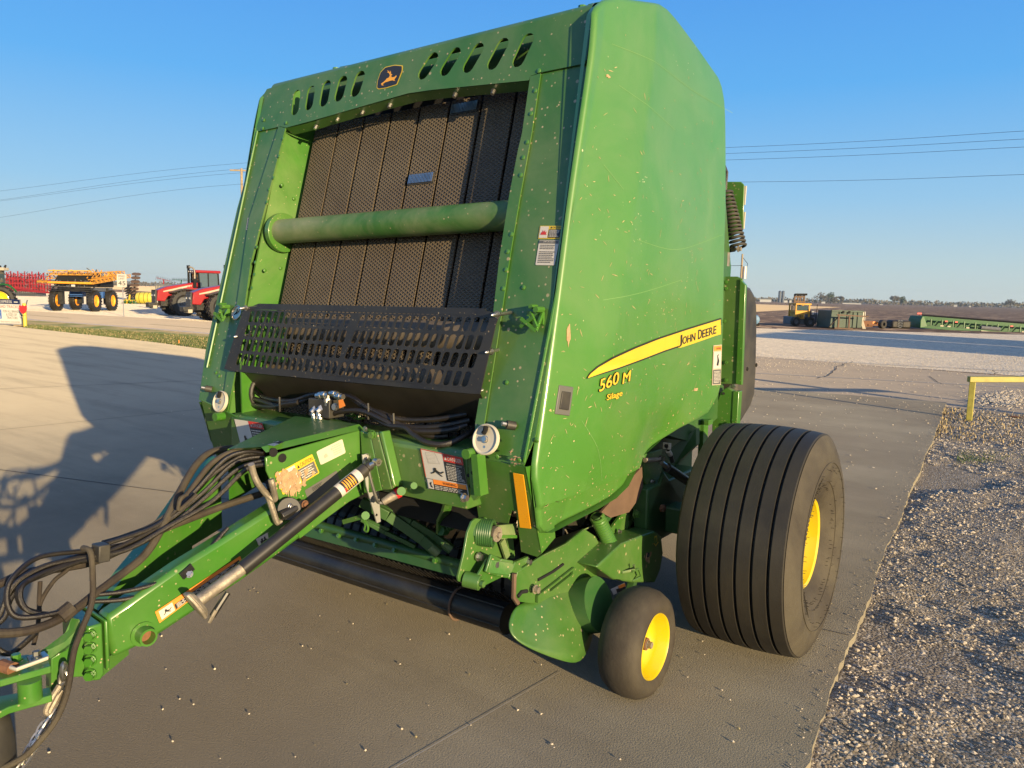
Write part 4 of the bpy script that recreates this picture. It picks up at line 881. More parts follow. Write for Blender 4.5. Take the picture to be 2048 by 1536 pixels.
up=[(80,652),(98,622),(150,575),(250,515),(400,447),(550,388),(750,322),(978,252)]; lo=[(80,660),(180,630),(300,592),(450,538),(600,480),(690,450),(850,394),(978,358)]
ribbon(mb,up,lo,.0042,'yellow_black')
up2=[(88,650),(105,626),(156,584),(256,526),(404,458),(554,398),(752,332),(973,264)]; lo2=[(88,655),(180,622),(300,583),(450,528),(600,470),(690,440),(850,384),(973,348)]
ribbon(mb,up2,lo2,.0052,'yellow_decal')
def shield_text(mb,st,p0,p1,hgt,off,m,slant=0):
    def f_(u,v):
        x=p0[0]+(p1[0]-p0[0])*u+slant*v; y=p0[1]+(p1[1]-p0[1])*u-hgt*v; return on_shield(*Z7(x,y),off)
    mb.text(st,f_,m)
def outlined(mb,st,p0,p1,h,slant=0,r=4):
    for dx,dy in ((r,0),(-r,0),(0,r),(0,-r),(r*.7,r*.7),(-r*.7,r*.7),(r*.7,-r*.7),(-r*.7,-r*.7)):
        shield_text(mb,st,(p0[0]+dx,p0[1]+dy),(p1[0]+dx,p1[1]+dy),h,.0056+dx*1e-5+dy*2e-5,'yellow_black',slant)
    for dx,dy in ((0,0),(1.2,0),(-1.2,0),(0,1),(0,-1)): shield_text(mb,st,(p0[0]+dx,p0[1]+dy),(p1[0]+dx,p1[1]+dy),h,.0072+dx*1e-5+dy*2e-5,'yellow_decal',slant)
# small-cap lettering on the stripe, on its own yellow patch that breaks the lower border
ribbon(mb,[(690,400),(975,300)],[(690,452),(705,452),(790,425),(810,418),(940,372),(975,362)],.0058,'yellow_decal',10)
def base_at(x): return 444-(x-690)*.3325
for st,x0,x1,h in (('J',692,714,76),('OHN',718,802,50),('D',822,846,62),('EERE',850,942,52)):
    for d_ in ((0,0),(1.4,0),(-1.4,0),(0,1.2),(0,-1.2)):
        yo=6 if st=='J' else -4; shield_text(mb,st,(x0+d_[0],base_at(x0)+yo+d_[1]),(x1+d_[0],base_at(x1)+yo+d_[1]),h,.0068+d_[0]*1e-5+d_[1]*2e-5,'yellow_black',3)
mb.build('stripe_decal',SH,fixn=False)
mb=MB(); outlined(mb,'560',(163,748),(290,690),82,8,5); outlined(mb,'M',(318,694),(366,674),72,8,4); mb.build('model_decal',SH,fixn=False)
mb=MB(); outlined(mb,'Silage',(211,816),(314,784),50,5,2.6); mb.build('model_decal',SH,fixn=False)
def sc_decal(name,par,c,items,**k):
    P=[on_shield(*Z7(*q),.001) for q in c]; n_=(P[1]-P[0]).cross(P[3]-P[0]).normalized(); n_=n_ if n_.x>0 else -n_; return decal(name,par,P,n_,items,base=.003,**k)
sc_decal('warning_decal',SH,[(921,437),(977,431),(970,700),(911,703)],[('r',0,0,1,1,'tan_box',0),('r',.06,.86,.94,.98,'orange_decal',1),('r',.06,.42,.94,.83,'white_decal',1),('t','WARNING',.3,.89,.9,.94,'black_decal',2),('r',.06,.02,.94,.39,'grey_decal',1),('lines',.14,.05,.9,.36,9,'white_decal',2),('p',[(.4,.5),(.6,.48),(.7,.6),(.55,.72),(.65,.78),(.45,.74),(.5,.62)],'black_decal',2)])
# latch recess plate
P=[on_shield(u,v,.001) for u,v in ((1118,770),(1146,774),(1138,832),(1109,828))]
mb=MB(); n_=X; mb.loft([p+n_*.004 for p in P],[p-n_*.01 for p in P],'grey_decal'); l_=mb.build('latch',SH,bevel=.003)
mb=MB(); c_=sum(P,V(0,0,0))/4; mb.loft([c_+(p-c_)*.62+n_*.009 for p in P],[c_+(p-c_)*.62+n_*.004 for p in P],'plastic_black'); mb.build('handle',l_,bevel=.003)
# ---- front frame
def FP(px): return F2(F(*px))
TL,TR_=FP((527,190)),FP((1193,19))
# top beam with slots
bo=[FP(Z5(*q)) for q in ((48,630),(44,560),(66,480),(95,430),(188,402),(1640,48),(1600,312),(1385,355),(1338,372),(1332,392),(1120,412),(872,436),(760,452),(560,508),(300,582),(185,612),(160,606))]
slots=[((236,458),(228,530),13),((304,440),(294,505),14),((376,417),(364,485),16),((452,397),(436,460),17),((534,375),(514,437),18),((878,290),(834,356),20),((984,266),(938,340),20),((1092,246),(1046,325),21),((1208,224),(1162,310),22),((1326,203),(1282,297),23)]
holes=[]
for a,b,w_ in slots:
    A_,B_=FP(Z5(*a)),FP(Z5(*b)); r=np.linalg.norm(np.array(FP(Z5(a[0]+w_,a[1])))-np.array(A_))*1.2; holes.append(capsule(A_,B_,r))
mb=MB(); mb.plate(bo,holes,.008,lambda x,s,z:Fpt(x,s,z+.018),'green'); beam=mb.build('top_beam',ROOT,fixn=True)
# rolled upper edge of the beam and the roof behind
mb=MB(); a,b=Fpt(TL[0]+.10,TL[1]-.005),Fpt(TR_[0],TR_[1])
zt=1.84*0+TR_[1]
def rollrow(x): return [Fpt(x,zt-.01+.055*math.sin(t),.018-.055*(1-math.cos(t))) for t in [k*math.pi/2/6 for k in range(7)]]+[Fpt(x,zt+.045,-.12)]
ra,rb=rollrow(-2.50),rollrow(-.455); mb.add(ra+rb,[(i,i+1,9-1+i+1,8+i) for i in range(7)],'green'); mb.build('beam_roll',ROOT,fixn=False)
mb=MB(); mb.beam(Fpt(-2.46,zt+.02,-.19),Fpt(-.47,zt+.02,-.19),.05,.15,'green',up=(0,0,1)); mb.build('rear_top_bar',ROOT,bevel=.02)
mb=MB()
for u,v in ((1147,20),(640,148)):
    p=Fpt(FP((u,v))[0],zt+.10,-.15); mb.box(p-V(.10,.03,.03),p+V(.08,.03,.0),'green_clean'); mb.cyl(p+V(-.05,-.01,.0),p+V(-.05,-.01,.04),.018,'green_clean',8); mb.tube([p+V(-.12,0,-.02),p+V(-.02,0,.035),p+V(.1,0,.03)],.01,'green_clean',6)
mb.build('lug',ROOT)
# emblem
em=[FP(Z5(*q)) for q in ((655,328),(700,318),(739,321),(738,345),(716,402),(712,412),(660,428),(622,434),(614,428),(617,395),(632,352))]
ec=np.mean(em,0)
mb=MB(); mb.poly([Fpt(x,s,.0235) for x,s in rpoly(em,.008)],'yellow_decal'); mb.poly([Fpt(*(ec+(np.array(q)-ec)*.93),.0245) for q in rpoly(em,.008)],'black_decal')
deer=[(636,404),(648,396),(660,385),(662,380),(672,376),(678,366),(676,358),(671,352),(664,350),(670,347),(665,340),(672,344),(676,350),(680,349),(676,342),(680,344),(684,350),(682,357),(686,358),(690,362),(684,366),(687,374),(700,372),(708,364),(710,370),(704,378),(699,386),(704,392),(697,390),(690,388),(680,390),(668,394),(655,398),(644,406),(650,412),(640,412)]
mb.poly([Fpt(*FP(Z5(x,y+4)),.0255) for x,y in deer],'orange_yellow'); mb.build('emblem',beam,fixn=False)
# lower lip bolts
mb=MB()
lip=[(183,614),(300,586),(410,552),(560,510),(760,455),(872,438),(1120,414),(1335,394)]
A_=[Fpt(*FP(Z5(*q)),.018) for q in lip]; C_=[Fpt(FP(Z5(*q))[0],FP(Z5(*q))[1]-.012,-.035) for q in lip]; n=len(lip)
mb.add(A_+C_,[(i,i+1,n+i+1,n+i) for i in range(n-1)],'green'); l_=mb.build('beam_lip',ROOT,fixn=False)
for q in ((307,594),(410,556),(528,524),(657,491),(965,441),(1145,426)):
    x,s=FP(Z5(*q)); mb=MB(); mb.hexbolt(Fpt(x,s+.004,-.01),-V(0,LA,LC)+fn*.3,.009,.022,'steel'); mb.build('bolt',l_)
# right column
def colplate(name,px,off,m='green',t=.006,holes_=()):
    mb=MB(); mb.plate([FP(q) for q in px],holes_,t,lambda x,s,z:Fpt(x,s,z+off),m); return mb.build(name,ROOT)
rc=colplate('front_panel',[Z5(1385,357),Z5(1600,314),Z5(1606,312),(1116,620),(1075,870),(1051,932),(966,920),(972,852),(1007,612)],.010)
ru=colplate('edge_strip',[Z5(1338,374),Z5(1387,360),Z5(1345,640),Z5(1290,940),Z5(1243,1220),Z5(1205,1480),(975,850),(968,920),(958,905),(957,850),Z5(1165,1480),Z5(1195,1218),Z5(1240,930),Z5(1282,715),Z5(1300,640)],.020)
mb=MB()
for q in ((1348,430),(1328,538),(1310,672),(1291,745),(1280,828),(1236,1108),(1218,1190),(1210,1275),(1197,1364),(1580,296),(1365,335)): RIV(F(*Z5(*q),off=.022),fn,.011,'green_clean')
for u,v in ((1006,540),(1047,575),(976,880),(965,815),(1013,765),(1073,880)): RIV(F(u,v,off=.014),fn,.010,'green_clean')

# inner wall faces of the opening
YW_=.20
def wall(name,x,zs,m,xb=None):
    xb=x if xb is None else xb
    mb=MB(); y=lambda z:-1.42+(z-1.06)*.2696
    mb.prism([(x,y(zs[0])+.0,zs[0]),(x,y(zs[1])+.0,zs[1]),(xb,y(zs[1])+YW_,zs[1]),(xb,y(zs[0])+YW_,zs[0])],(-.012 if x<-1 else .012,0,0),m); return mb.build(name,ROOT)
lw=wall('inner_wall',-2.335,(1.05,2.63),'green_wall',-2.285); wall('inner_wall',-.655,(1.05,2.70),'green_clean')
mb=MB()
for q in ((208,940),(152,875),(70,1278),(145,1268)): RIV(B(*Z5(*q),x=-2.300),X,.011,'green_clean')
for q in ((245,735),(246,788),(226,858),(100,1362)): mb.cyl(B(*Z5(*q),x=-2.306),B(*Z5(*q),x=-2.306)+X*.02,.006,'dark',8)

# left column
lc=colplate('front_panel',[Z5(48,630),Z5(155,606),Z5(178,612),(508,525),(462,828),(440,826),(402,800),(416,700),(478,420)],.010)
mb=MB(); mb.plate([FP(q) for q in (Z5(150,608),Z5(183,614),(508,530),(478,745),(462,826),(450,826),(505,440))],[],.006,lambda x,s,z:Fpt(x,s,z+.02),'green'); mb.build('edge_strip',ROOT)
mb=MB()
for q in ((170,580),(156,655),(137,738),(112,840),(90,895),(80,956),(32,1168),(25,1240),(22,1298),(10,1362),(60,607),(65,567)): RIV(F(*Z5(*q),off=.024),fn,.010,'green_clean')
for u,v in ((470,745),(432,745),(438,752)): RIV(F(u,v,off=.014),fn,.010,'green_clean')

mb=MB(); mb.tube([F(515,262,off=.02),F(414,735,off=.02)],.006,'green_clean',6); mb.build('seam_bead',ROOT)
mb=MB(); mb.tube([F(1180,140,off=.016),F(1145,420,off=.016),F(1048,925,off=.016)],.006,'green_clean',6); mb.build('seam_bead',ROOT)
# lower corner panels (fold back under)
GN=V(0,-.27,-.11*1.0).normalized(); g0=V(-.4,-1.425,1.06); GN=V(0,-.927,-.375)
def Gp(u,v,off=0): return Bp(u,v,g0+GN*off,GN)
def gplate(name,px,t=.006,m='green',off=.012):
    mb=MB(); mb.prism([Gp(*q,off) for q in px],-GN*t,m); return mb.build(name,ROOT)
lowR=gplate('corner_panel',[Zp(572,268),Zp(955,338),Zp(1100,1118),Zp(1060,1148),Zp(915,1100),Zp(870,742),Zp(828,722),Zp(790,862),Zp(600,820),Zp(530,790),Zp(508,640)])
a1,a2=Gp(*Zp(955,338),.012),Gp(*Zp(1100,1118),.012); mb=MB(); mb.prism([a1,a2,a2+V(0,.10,.04),a1+V(0,.16,0)],(-.006,0,0),'green_clean'); mb.build('corner_flange',ROOT)
mb=MB(); c_=[Gp(*Zp(*q),.016) for q in ((843,383),(938,403),(1007,890),(905,880))]; mb.loft(c_,[p-GN*-.003 for p in c_],'amber'); mb.build('reflector',ROOT,bevel=.002)
lowL=gplate('corner_panel',[(402,800),(462,828),(480,838),(492,892),(428,900)])
mb=MB(); p1,p2=V(-2.60,-1.40,1.12),V(-2.60,-1.28,.72); mb.prism([p1,p2,p2+V(0,.4,0),p1+V(0,.4,0)],(.01,0,0),'green'); mb.build('corner_flange',ROOT)
mb=MB(); 
for u,v in Zp(1053,92),Zp(697,240),Zp(895,270),Zp(590,805): RIV(Gp(u,v,.014),GN,.011,'green_clean')

mb=MB(); c0=Gp(*Zp(860,265),.014)
for i in range(16): p=c0+V(random.gauss(0,.012),0,random.gauss(0,.012)); rock(mb,p,.008,'mud')
mb.build('mud_clump',ROOT)['kind']='stuff'
# ---- belts
BOFF=-.135
def Bf(u,v): return F(u,v,off=BOFF)
tops=[(292,640),(405,575),(523,545),(650,505),(795,465),(940,460),(1090,450),(1248,440)]; bots=[(150,1438),(255,1440),(375,1440),(500,1440),(637,1440),(772,1440),(932,1440),(1103,1440)]
xs=[]
for t_,b_ in zip(tops,bots): xs.append((Bf(*Z5(*t_)).x+Bf(*Z5(*b_)).x)/2)
step=(xs[-1]-xs[0])/(len(xs)-1); xb=[xs[0]+step*i for i in range(10)]
for i in range(9):
    x0,x1=xb[i]+.008,min(xb[i+1]-.008,-.66); mb=MB(); s0,s1=-.10,1.66
    if x1-x0<.02: continue
    vs=[Fpt(x0,s0,BOFF),Fpt(x1,s0,BOFF),Fpt(x1,s1,BOFF),Fpt(x0,s1,BOFF)]
    o=None; mb.add(vs+[p-fn*.008 for p in vs],[(0,1,2,3),(4,7,6,5),(0,4,5,1),(1,5,6,2),(2,6,7,3),(3,7,4,0)],'belt'); o=mb.build('belt',ROOT,fixn=True)
    uvl=o.data.uv_layers.new(name='UVMap')
    for lp in o.data.loops:
        c=o.data.vertices[lp.vertex_index].co; uvl.data[lp.index].uv=(c.x*1.0,(c.z-1)/LC)
    if i in (3,5,4):
        if i==4: cu,cv,w_=(812,845),None,.16
        elif i==5: cu=(1008,512)
        if i in (4,5):
            p=Bf(*Z5(*cu)); xm=(x0+x1)/2; s=F2(p)[1]-BOFF*0; s=(p.z-1.06-LA*BOFF)/LC; mb=MB()
            wd=(x1-x0)*.92; 
            mb.plate(rrect(xm-wd/2,s-.028,xm+wd/2,s+.028,.004),[],.003,lambda x,q,z:Fpt(x,q,BOFF+.003+z),'plastic_black')
            for k in range(17):
                xx=xm-wd/2+.008+(wd-.016)*k/16; mb.beam(Fpt(xx,s-.022,BOFF+.009),Fpt(xx+.002,s+.022,BOFF+.009),.0055,.005,'steel',up=fn)
            mb.build('belt_lacing',o)
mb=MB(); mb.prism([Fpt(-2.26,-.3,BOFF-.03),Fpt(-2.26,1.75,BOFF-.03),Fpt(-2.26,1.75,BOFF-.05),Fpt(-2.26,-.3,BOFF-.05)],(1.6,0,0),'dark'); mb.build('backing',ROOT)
# ---- cross tube
tz=2.040; ty=-1.42+(tz-1.06)*.2696+.07
mb=MB(); mb.cyl((-2.30,ty,tz),(-.65,ty,tz),.064,'green_dusty',32); ct=mb.build('cross_tube',ROOT,bevel=.0)
mb=MB(); mb.cyl((-2.303,ty+.02,tz-.005),(-2.270,ty+.02,tz-.005),.105,'green_clean',32); mb.build('flange',ct,bevel=.003)
# ---- perforated guard
gy0,gy1=-1.375,-1.40
def gfr():
    TLg,BLg=B(487,618,y=gy0),B(467,738,y=gy1); TRg,BRg=B(1000,632,y=gy0),B(973,790,y=gy1); return TLg,TRg,BRg,BLg
gTL,gTR,gBR,gBL=gfr(); gn=V(0,-(gTL.z-gBL.z),(gy0-gy1)*-1).normalized()
if gn.y>0: gn=-gn
go=gTL; gex=X; gey=(gTL-gBL); gey=V(0,gey.y,gey.z).normalized()
def g2(u,v):
    p=Bp(u,v,go,gn); d=p-go; return (d.dot(gex),d.dot(gey))
goutl=[g2(*Z4(*q)) for q in ((100,92),(165,78),(205,62),(1860,98),(1870,118),(1975,128),(1950,215),(1885,722),(1830,722),(1820,735),(65,556),(20,540),(45,400))]
gh=[]
row=[(155,160,215),(270,285,340),(370,395,460),(470,515,610)]
lx=[163,205,245,290,337,380,425,470,518,567,615,663,712,763,812,865]; rx=[968,1020,1080,1130,1185,1240,1300,1358,1415,1480,1540,1600,1670,1735,1800,1868]
lx4=[118,160,202,245,290,332,376,422,468,515,565,612,660,712,765,815]; rx4=[876,930,985,1040,1096,1150,1210,1270,1330,1390,1450,1515,1575,1640,1708,1775]
def lerp(a,b,t): return a+(b-a)*t
mb=MB()
def gP(x,y): q_=g2(*Z4(x,y)); return go+gex*q_[0]+gey*q_[1]
def blk(a_,b_,y1l,y1r,y4l,y4r):
    def node(k,t):
        i=min(max(int(math.floor(k)),0),14); f=k-i; x1=a_[i]+(a_[i+1]-a_[i])*f; x4=b_[i]+(b_[i+1]-b_[i])*f; return (lerp(x1,x4,t),lerp(lerp(y1l,y1r,k/15),lerp(y4l,y4r,k/15),t))
    for r_ in range(4):
        for i in range(16):
            def ct(u,v): return node(i-.5+u,(r_-.5+v)/3)     # u,v 0..1 in the cell, v down
            out=[(k/4,0) for k in range(4)]+[(1,k/4) for k in range(4)]+[(1-k/4,1) for k in range(4)]+[(0,1-k/4) for k in range(4)]
            hw,hh_,ry=.35,.42,.12
            ins=[(.5-hw*math.cos(math.pi*k/4),.5-hh_+ry-ry*math.sin(math.pi*k/4)) for k in range(4)]+[(.5+hw,.5-hh_+ry+(2*hh_-2*ry)*k/4) for k in range(4)]+[(.5+hw*math.cos(math.pi*k/4),.5+hh_-ry+ry*math.sin(math.pi*k/4)) for k in range(4)]+[(.5-hw,.5+hh_-ry-(2*hh_-2*ry)*k/4) for k in range(4)]
            mb.add([gP(*ct(*q_)) for q_ in out]+[gP(*ct(*q_)) for q_ in ins],[(k,(k+1)%16,16+(k+1)%16,16+k) for k in range(16)],'guard_black')
    return [[node(-.5,(k-.5)/3) for k in range(5)],[node(15.5,(k-.5)/3) for k in range(5)]]
L1,L2=blk(lx,lx4,158,188,470,530); R1,R2=blk(rx,rx4,190,218,540,615)
def ql_(pts): mb.poly([gP(*q_) for q_ in pts],'guard_black')
for k in range(4): ql_([L2[k],R1[k],R1[k+1],L2[k+1]])
ql_([(100,92),L1[0],L1[2],(45,400)]); ql_([(45,400),L1[2],L1[4],(20,540)])
ql_([(100,92),(205,80),L1[0]]); ql_([(165,78),(205,62),(1860,98),(1870,118),R2[0],L1[0],(205,80)][1:]); ql_([(165,78),(205,62),(205,80)])
ql_([(1870,118),(1975,128),(1950,215),R2[2],R2[0]]); ql_([(1950,215),(1885,722),R2[4],R2[2]])
ql_([(20,540),L1[4],(65,556)]); ql_([L1[4],R2[4],(1830,722),(65,556)]); ql_([R2[4],(1885,722),(1830,722)])
mb.f=[f if (Vector(mb.v[f[1]])-Vector(mb.v[f[0]])).cross(Vector(mb.v[f[2]])-Vector(mb.v[f[1]])).dot(gn)>0 else f[::-1] for f in mb.f]
gd=mb.build('guard',ROOT,label='black perforated guard with rows of slots',fixn=False); so2=gd.modifiers.new('t','SOLIDIFY'); so2.thickness=.004; so2.offset=-1; gd.data.polygons.foreach_set('use_smooth',[False]*len(gd.data.polygons))
for q in ((118,95),(75,300),(32,510),(1955,142),(1910,412),(1865,690)):
    p=Bp(*Z4(*q),go,gn); mb=MB(); mb.hexbolt(p,gn,.011,.012,'steel'); mb.lathe([(.012,.009),(.032,.007),(.04,.002),(.041,.0002)],p,gn,'steel',10); mb.cyl(p-gn*.001,p-gn*.10,.007,'steel',8); mb.build('bolt',gd)
# side cheeks and pan under the guard
mb=MB(); b0,b1=V(gBL.x+.02,gBL.y+.003,gBL.z),V(gBR.x-.03,gBR.y+.003,gBR.z)
pz=V(0,.14,-.16); pz2=V(0,.30,-.20)
mb.add([b0,b1,b1+pz+V(-.04,0,0),b0+pz+V(.08,0,0),b1+pz2+V(-.05,0,0),b0+pz2+V(.1,0,0)],[(0,1,2,3),(3,2,4,5)],'pan_metal'); mb.build('pan',ROOT,fixn=False)
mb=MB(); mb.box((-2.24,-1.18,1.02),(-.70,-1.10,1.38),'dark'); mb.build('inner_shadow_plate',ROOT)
# roller seen through the slots
mb=MB(); mb.cyl((-2.23,-1.17,1.52),(-.71,-1.17,1.52),.07,'belt',28); rl=mb.build('roller',ROOT)
mb=MB(); mb.cyl((-2.23,-1.18,1.33),(-.71,-1.18,1.33),.065,'belt',28); mb.build('roller',ROOT)
# perforated green bracket behind the left end of the guard
mb=MB(); mb.plate([(0,0),(.27,0),(.27,.26),(0,.26)],[capsule((.03+.045*i,.03+.075*j),(.03+.045*i,.065+.075*j),.013,3) for i in range(6) for j in range(3)],.004,lambda x,y,z:V(-2.235+x*.9,-1.31+z+x*.1,1.36+y),'green_clean'); mb.build('inner_bracket',ROOT)
# ---- gauges, knobs, hooks on the columns
def dial(name,u,v,r,m='cream',off=.06,plane=F):
    c=plane(u,v,off=off); mb=MB(); mb.cyl(c-fn*.05,c,.012,'steel',10); mb.lathe([(-.006,r*.9),(-.006,r),(.008,r),(.010,r*.93),(.004,r*.80),(.004,r*.2),(.008,r*.18),(.008,.0005)],c,fn,m,32); o=mb.build(name,ROOT,ang=30)
    mb=MB(); mb.hexbolt(c+fn*.004,fn,.011,.012,'steel'); mb.hexbolt(c+fn*.004-V(0,0,.03),fn,.006,.008,'steel'); mb.build('bolt',o)
    mb=MB(); mb.tube([c+fn*.0055+V(-.008,0,.022),c+fn*.0055+V(.0,0,.034),c+fn*.0055+V(.004,0,.05)],.010,'dark',8); mb.build('slot',o); return o
dial('indicator_dial',441,803,.055); dial('indicator_dial',972,879,.060)
for u,v in ((1030,852),(424,779)):
    c=F(u,v,off=.012); mb=MB(); mb.cyl(c,c+fn*.028-X*.02,.017,'plastic_black',12); mb.cyl(c+fn*.028-X*.02,c+fn*.045-X*.03,.009,'steel',8); mb.build('plunger',ROOT)
mb=MB(); c=F(475,626,off=.02); mb.lathe([(-.006,.040),(.008,.040),(.010,.036),(.004,.034),(.003,.0005)],c,fn,'steel',24); mb.tube([c+fn*.006-V(.02,0,.01),c+fn*.006,c+fn*.006+V(.01,0,.02)],.003,'dark',5); mb.build('gauge',ROOT)
def hook(u,v,s=1):
    c=F(u,v,off=.014); o=ROOT; mb=MB(); mb.loft([c+V(-.045,0,-.03)*s,c+V(.05,0,-.03)*s,c+V(.05,0,.03)*s,c+V(-.045,0,.03)*s],[c+fn*.012+V(-.045,0,-.03)*s,c+fn*.012+V(.05,0,-.03)*s,c+fn*.012+V(.05,0,.03)*s,c+fn*.012+V(-.045,0,.03)*s],'green_clean')
    for d1,d2 in (((-.04,-.07,.0),(.04,-.06,-.055)),((.04,-.06,-.055),(.045,-.01,.03)),((-.04,-.07,.0),(-.05,-.01,-.03)),((-.05,-.06,-.04),(.03,-.065,.01)),((0,-.05,.03),(.045,-.06,-.04))): mb.beam(c+V(*d1)*s,c+V(*d2)*s,.010,.012,'green_clean')
    mb.cyl(c+V(.03,0,.035),c+V(.03,-.05,.035),.012,'green_clean',8); mb.cyl(c+V(0,0,.045),c+V(0,-.04,.045),.010,'green_clean',8); mb.hexbolt(c+V(-.02,-.02,.0),fn,.008,.01,'green_clean'); mb.build('hose_bracket',ROOT)
hook(1072,637,.8); hook(452,626,.75)
# decals on the columns
def fdecal(name,px,items,par=ROOT,off=.014,pl=None,n_=None,**k):
    P=[(pl or F)(u,v) if pl else F(u,v,off=off) for u,v in px]; return decal(name,par,P,n_ or fn,items,**k)
ZZ=lambda x,y:(x/6.4+1000,y/6.4+400)
fdecal('caution_decal',[ZZ(515,332),ZZ(800,332),ZZ(772,498),ZZ(487,498)],[('rr',0,0,1,1,.04,'yellow_decal',0),('r',.04,.06,.42,.95,'white_decal',1),('r',.45,.08,.97,.72,'black_decal',1),('t','CAUTION',.60,.80,.96,.94,'black_decal',1),('p',[(.50,.80),(.58,.80),(.54,.95)],'black_decal',1),('lines',.48,.12,.94,.68,6,'white_decal',2),('p',[(.10,.3),(.38,.3),(.34,.42),(.37,.55),(.30,.48),(.28,.66),(.24,.5),(.18,.66),(.17,.48),(.13,.5)],'red_decal',2)],par=rc)
fdecal('notice_decal',[ZZ(505,512),ZZ(765,516),ZZ(700,838),ZZ(455,834)],[('rr',0,0,1,1,.05,'white_decal',0),('r',.02,.86,.98,.98,'grey_decal',1),('t','IMPORTANT',.25,.89,.78,.96,'white_decal',2),('lines',.1,.62,.93,.82,3,'grey_decal',1),('lines',.1,.08,.93,.56,7,'grey_decal',1)],par=rc)
fdecal('notice_decal',[(496,436),(519,434),(515,457),(492,460)],[('rr',0,0,1,1,.05,'white_decal',0),('r',.05,.05,.95,.95,'grey_decal',1),('lines',.12,.1,.9,.85,6,'white_decal',2)],par=lc,off=.015)
# ---- cross beam with danger decals
mb=MB(); mb.prism([V(-2.24,-1.45,.86),V(-2.24,-1.45,1.075),V(-2.24,-1.43,1.095),V(-2.24,-1.12,1.11),V(-2.24,-1.12,.86)],(1.555,0,0),'green'); cb=mb.build('cross_beam',ROOT,bevel=.008)
q=lambda u,v:B(*Zp(u,v),y=-1.455)
fy=V(0,-1,0)
decal('danger_decal',cb,[q(8,165),q(385,250),q(445,592),q(76,530)],fy,[('r',0,0,1,1,'white_decal',0),('r',0,.98,1,1,'red_decal',2),('r',0,.30,.015,1,'red_decal',2),('r',.53,.80,1,1,'red_decal',1),('r',.53,.30,1,.80,'black_decal',1),('t','DANGER',.64,.84,.97,.94,'white_decal',2),('p',[(.56,.84),(.62,.84),(.59,.93)],'white_decal',2),
 ('t',"DON'T TAKE CHANCES",.60,.72,.96,.76,'white_decal',2),('lines',.57,.33,.98,.70,9,'white_decal',2),('r',.02,.0,.98,.27,'black_decal',1),('r',.18,.15,.98,.27,'orange_decal',2),('t','WARNING',.42,.175,.75,.245,'black_decal',3),('lines',.2,.015,.97,.13,3,'white_decal',2),
 ('r',.03,.02,.17,.26,'white_decal',2),man(.12,.34,.5,.62),('p',[(.08,.16),(.1,.06),(.16,.05),(.12,.12),(.14,.2)],'black_decal',3),
 ('p',[(.10,.92),(.34,.96),(.34,.955),(.10,.915)],'grey_decal',1),('p',[(.10,.92),(.105,.92),(.14,.66),(.135,.66)],'grey_decal',1),('p',[(.34,.96),(.345,.96),(.42,.70),(.415,.70)],'grey_decal',1),('p',[(.14,.665),(.42,.705),(.42,.70),(.14,.66)],'grey_decal',1)]+[('p',[(.13,.89-.035*i),(.33,.92-.035*i),(.33,.917-.035*i),(.13,.887-.035*i)],'grey_decal',1) for i in range(7)])
ql=lambda u,v:B(u,v,y=-1.455)
decal('danger_decal',cb,[ql(469,838),ql(525,846),ql(545,910),ql(486,905)],fy,[('r',0,0,1,1,'white_decal',0),('r',.5,.80,1,1,'red_decal',1),('r',.5,0,1,.80,'black_decal',1),('t','DANGER',.64,.84,.97,.94,'white_decal',2),('p',[(.56,.84),(.62,.84),(.59,.93)],'white_decal',2),('lines',.54,.1,.98,.76,9,'white_decal',2),man(.1,.2,.45,.6)])
mb=MB(); A=[q(475,215),q(540,205),q(582,570),q(530,625),q(505,590)]; mb.prism([p+V(0,-.03,0) for p in A],(0,.03,0),'green'); mb.beam(q(552,205)+V(0,-.02,0),q(585,575)+V(0,-.02,0),.03,.05,'green_clean'); mb.cyl(q(492,222)+V(0,-.055,.01),q(492,222)+V(0,0,.01),.020,'green_clean',14)
for u,v in ((440,410),(458,505),(520,375)): mb.cyl(q(u,v)+V(0,-.032 if u>500 else -.003,0),q(u,v),.008,'dark',8)
mb.build('beam_bracket',ROOT)
mb=MB(); c=B(*Z4(1010-260,40+770),x=-2.05); mb.cyl(B(447,832,y=-1.46)+V(0,-.05,0),B(447,832,y=-1.46),.022,'green_clean',12); mb.build('pivot_boss',ROOT)
# inner web between opening and cross beam, left (bright, with hose hole)
mb=MB(); mb.plate([(-1.40,1.05),(-1.40,1.36),(-1.12,1.36),(-1.12,1.05)],[circle2((-1.262,1.19),.085,24)],.01,lambda y,z,x:V(-2.215+x,y,z),'green_clean'); iw=mb.build('side_web',ROOT)
mb=MB(); mb.tube([V(-2.205,-1.262+.088*math.cos(a),1.19+.088*math.sin(a)) for a in [2*math.pi*i/24 for i in range(24)]],.012,'plastic_black',8,close=True); mb.build('grommet',iw)
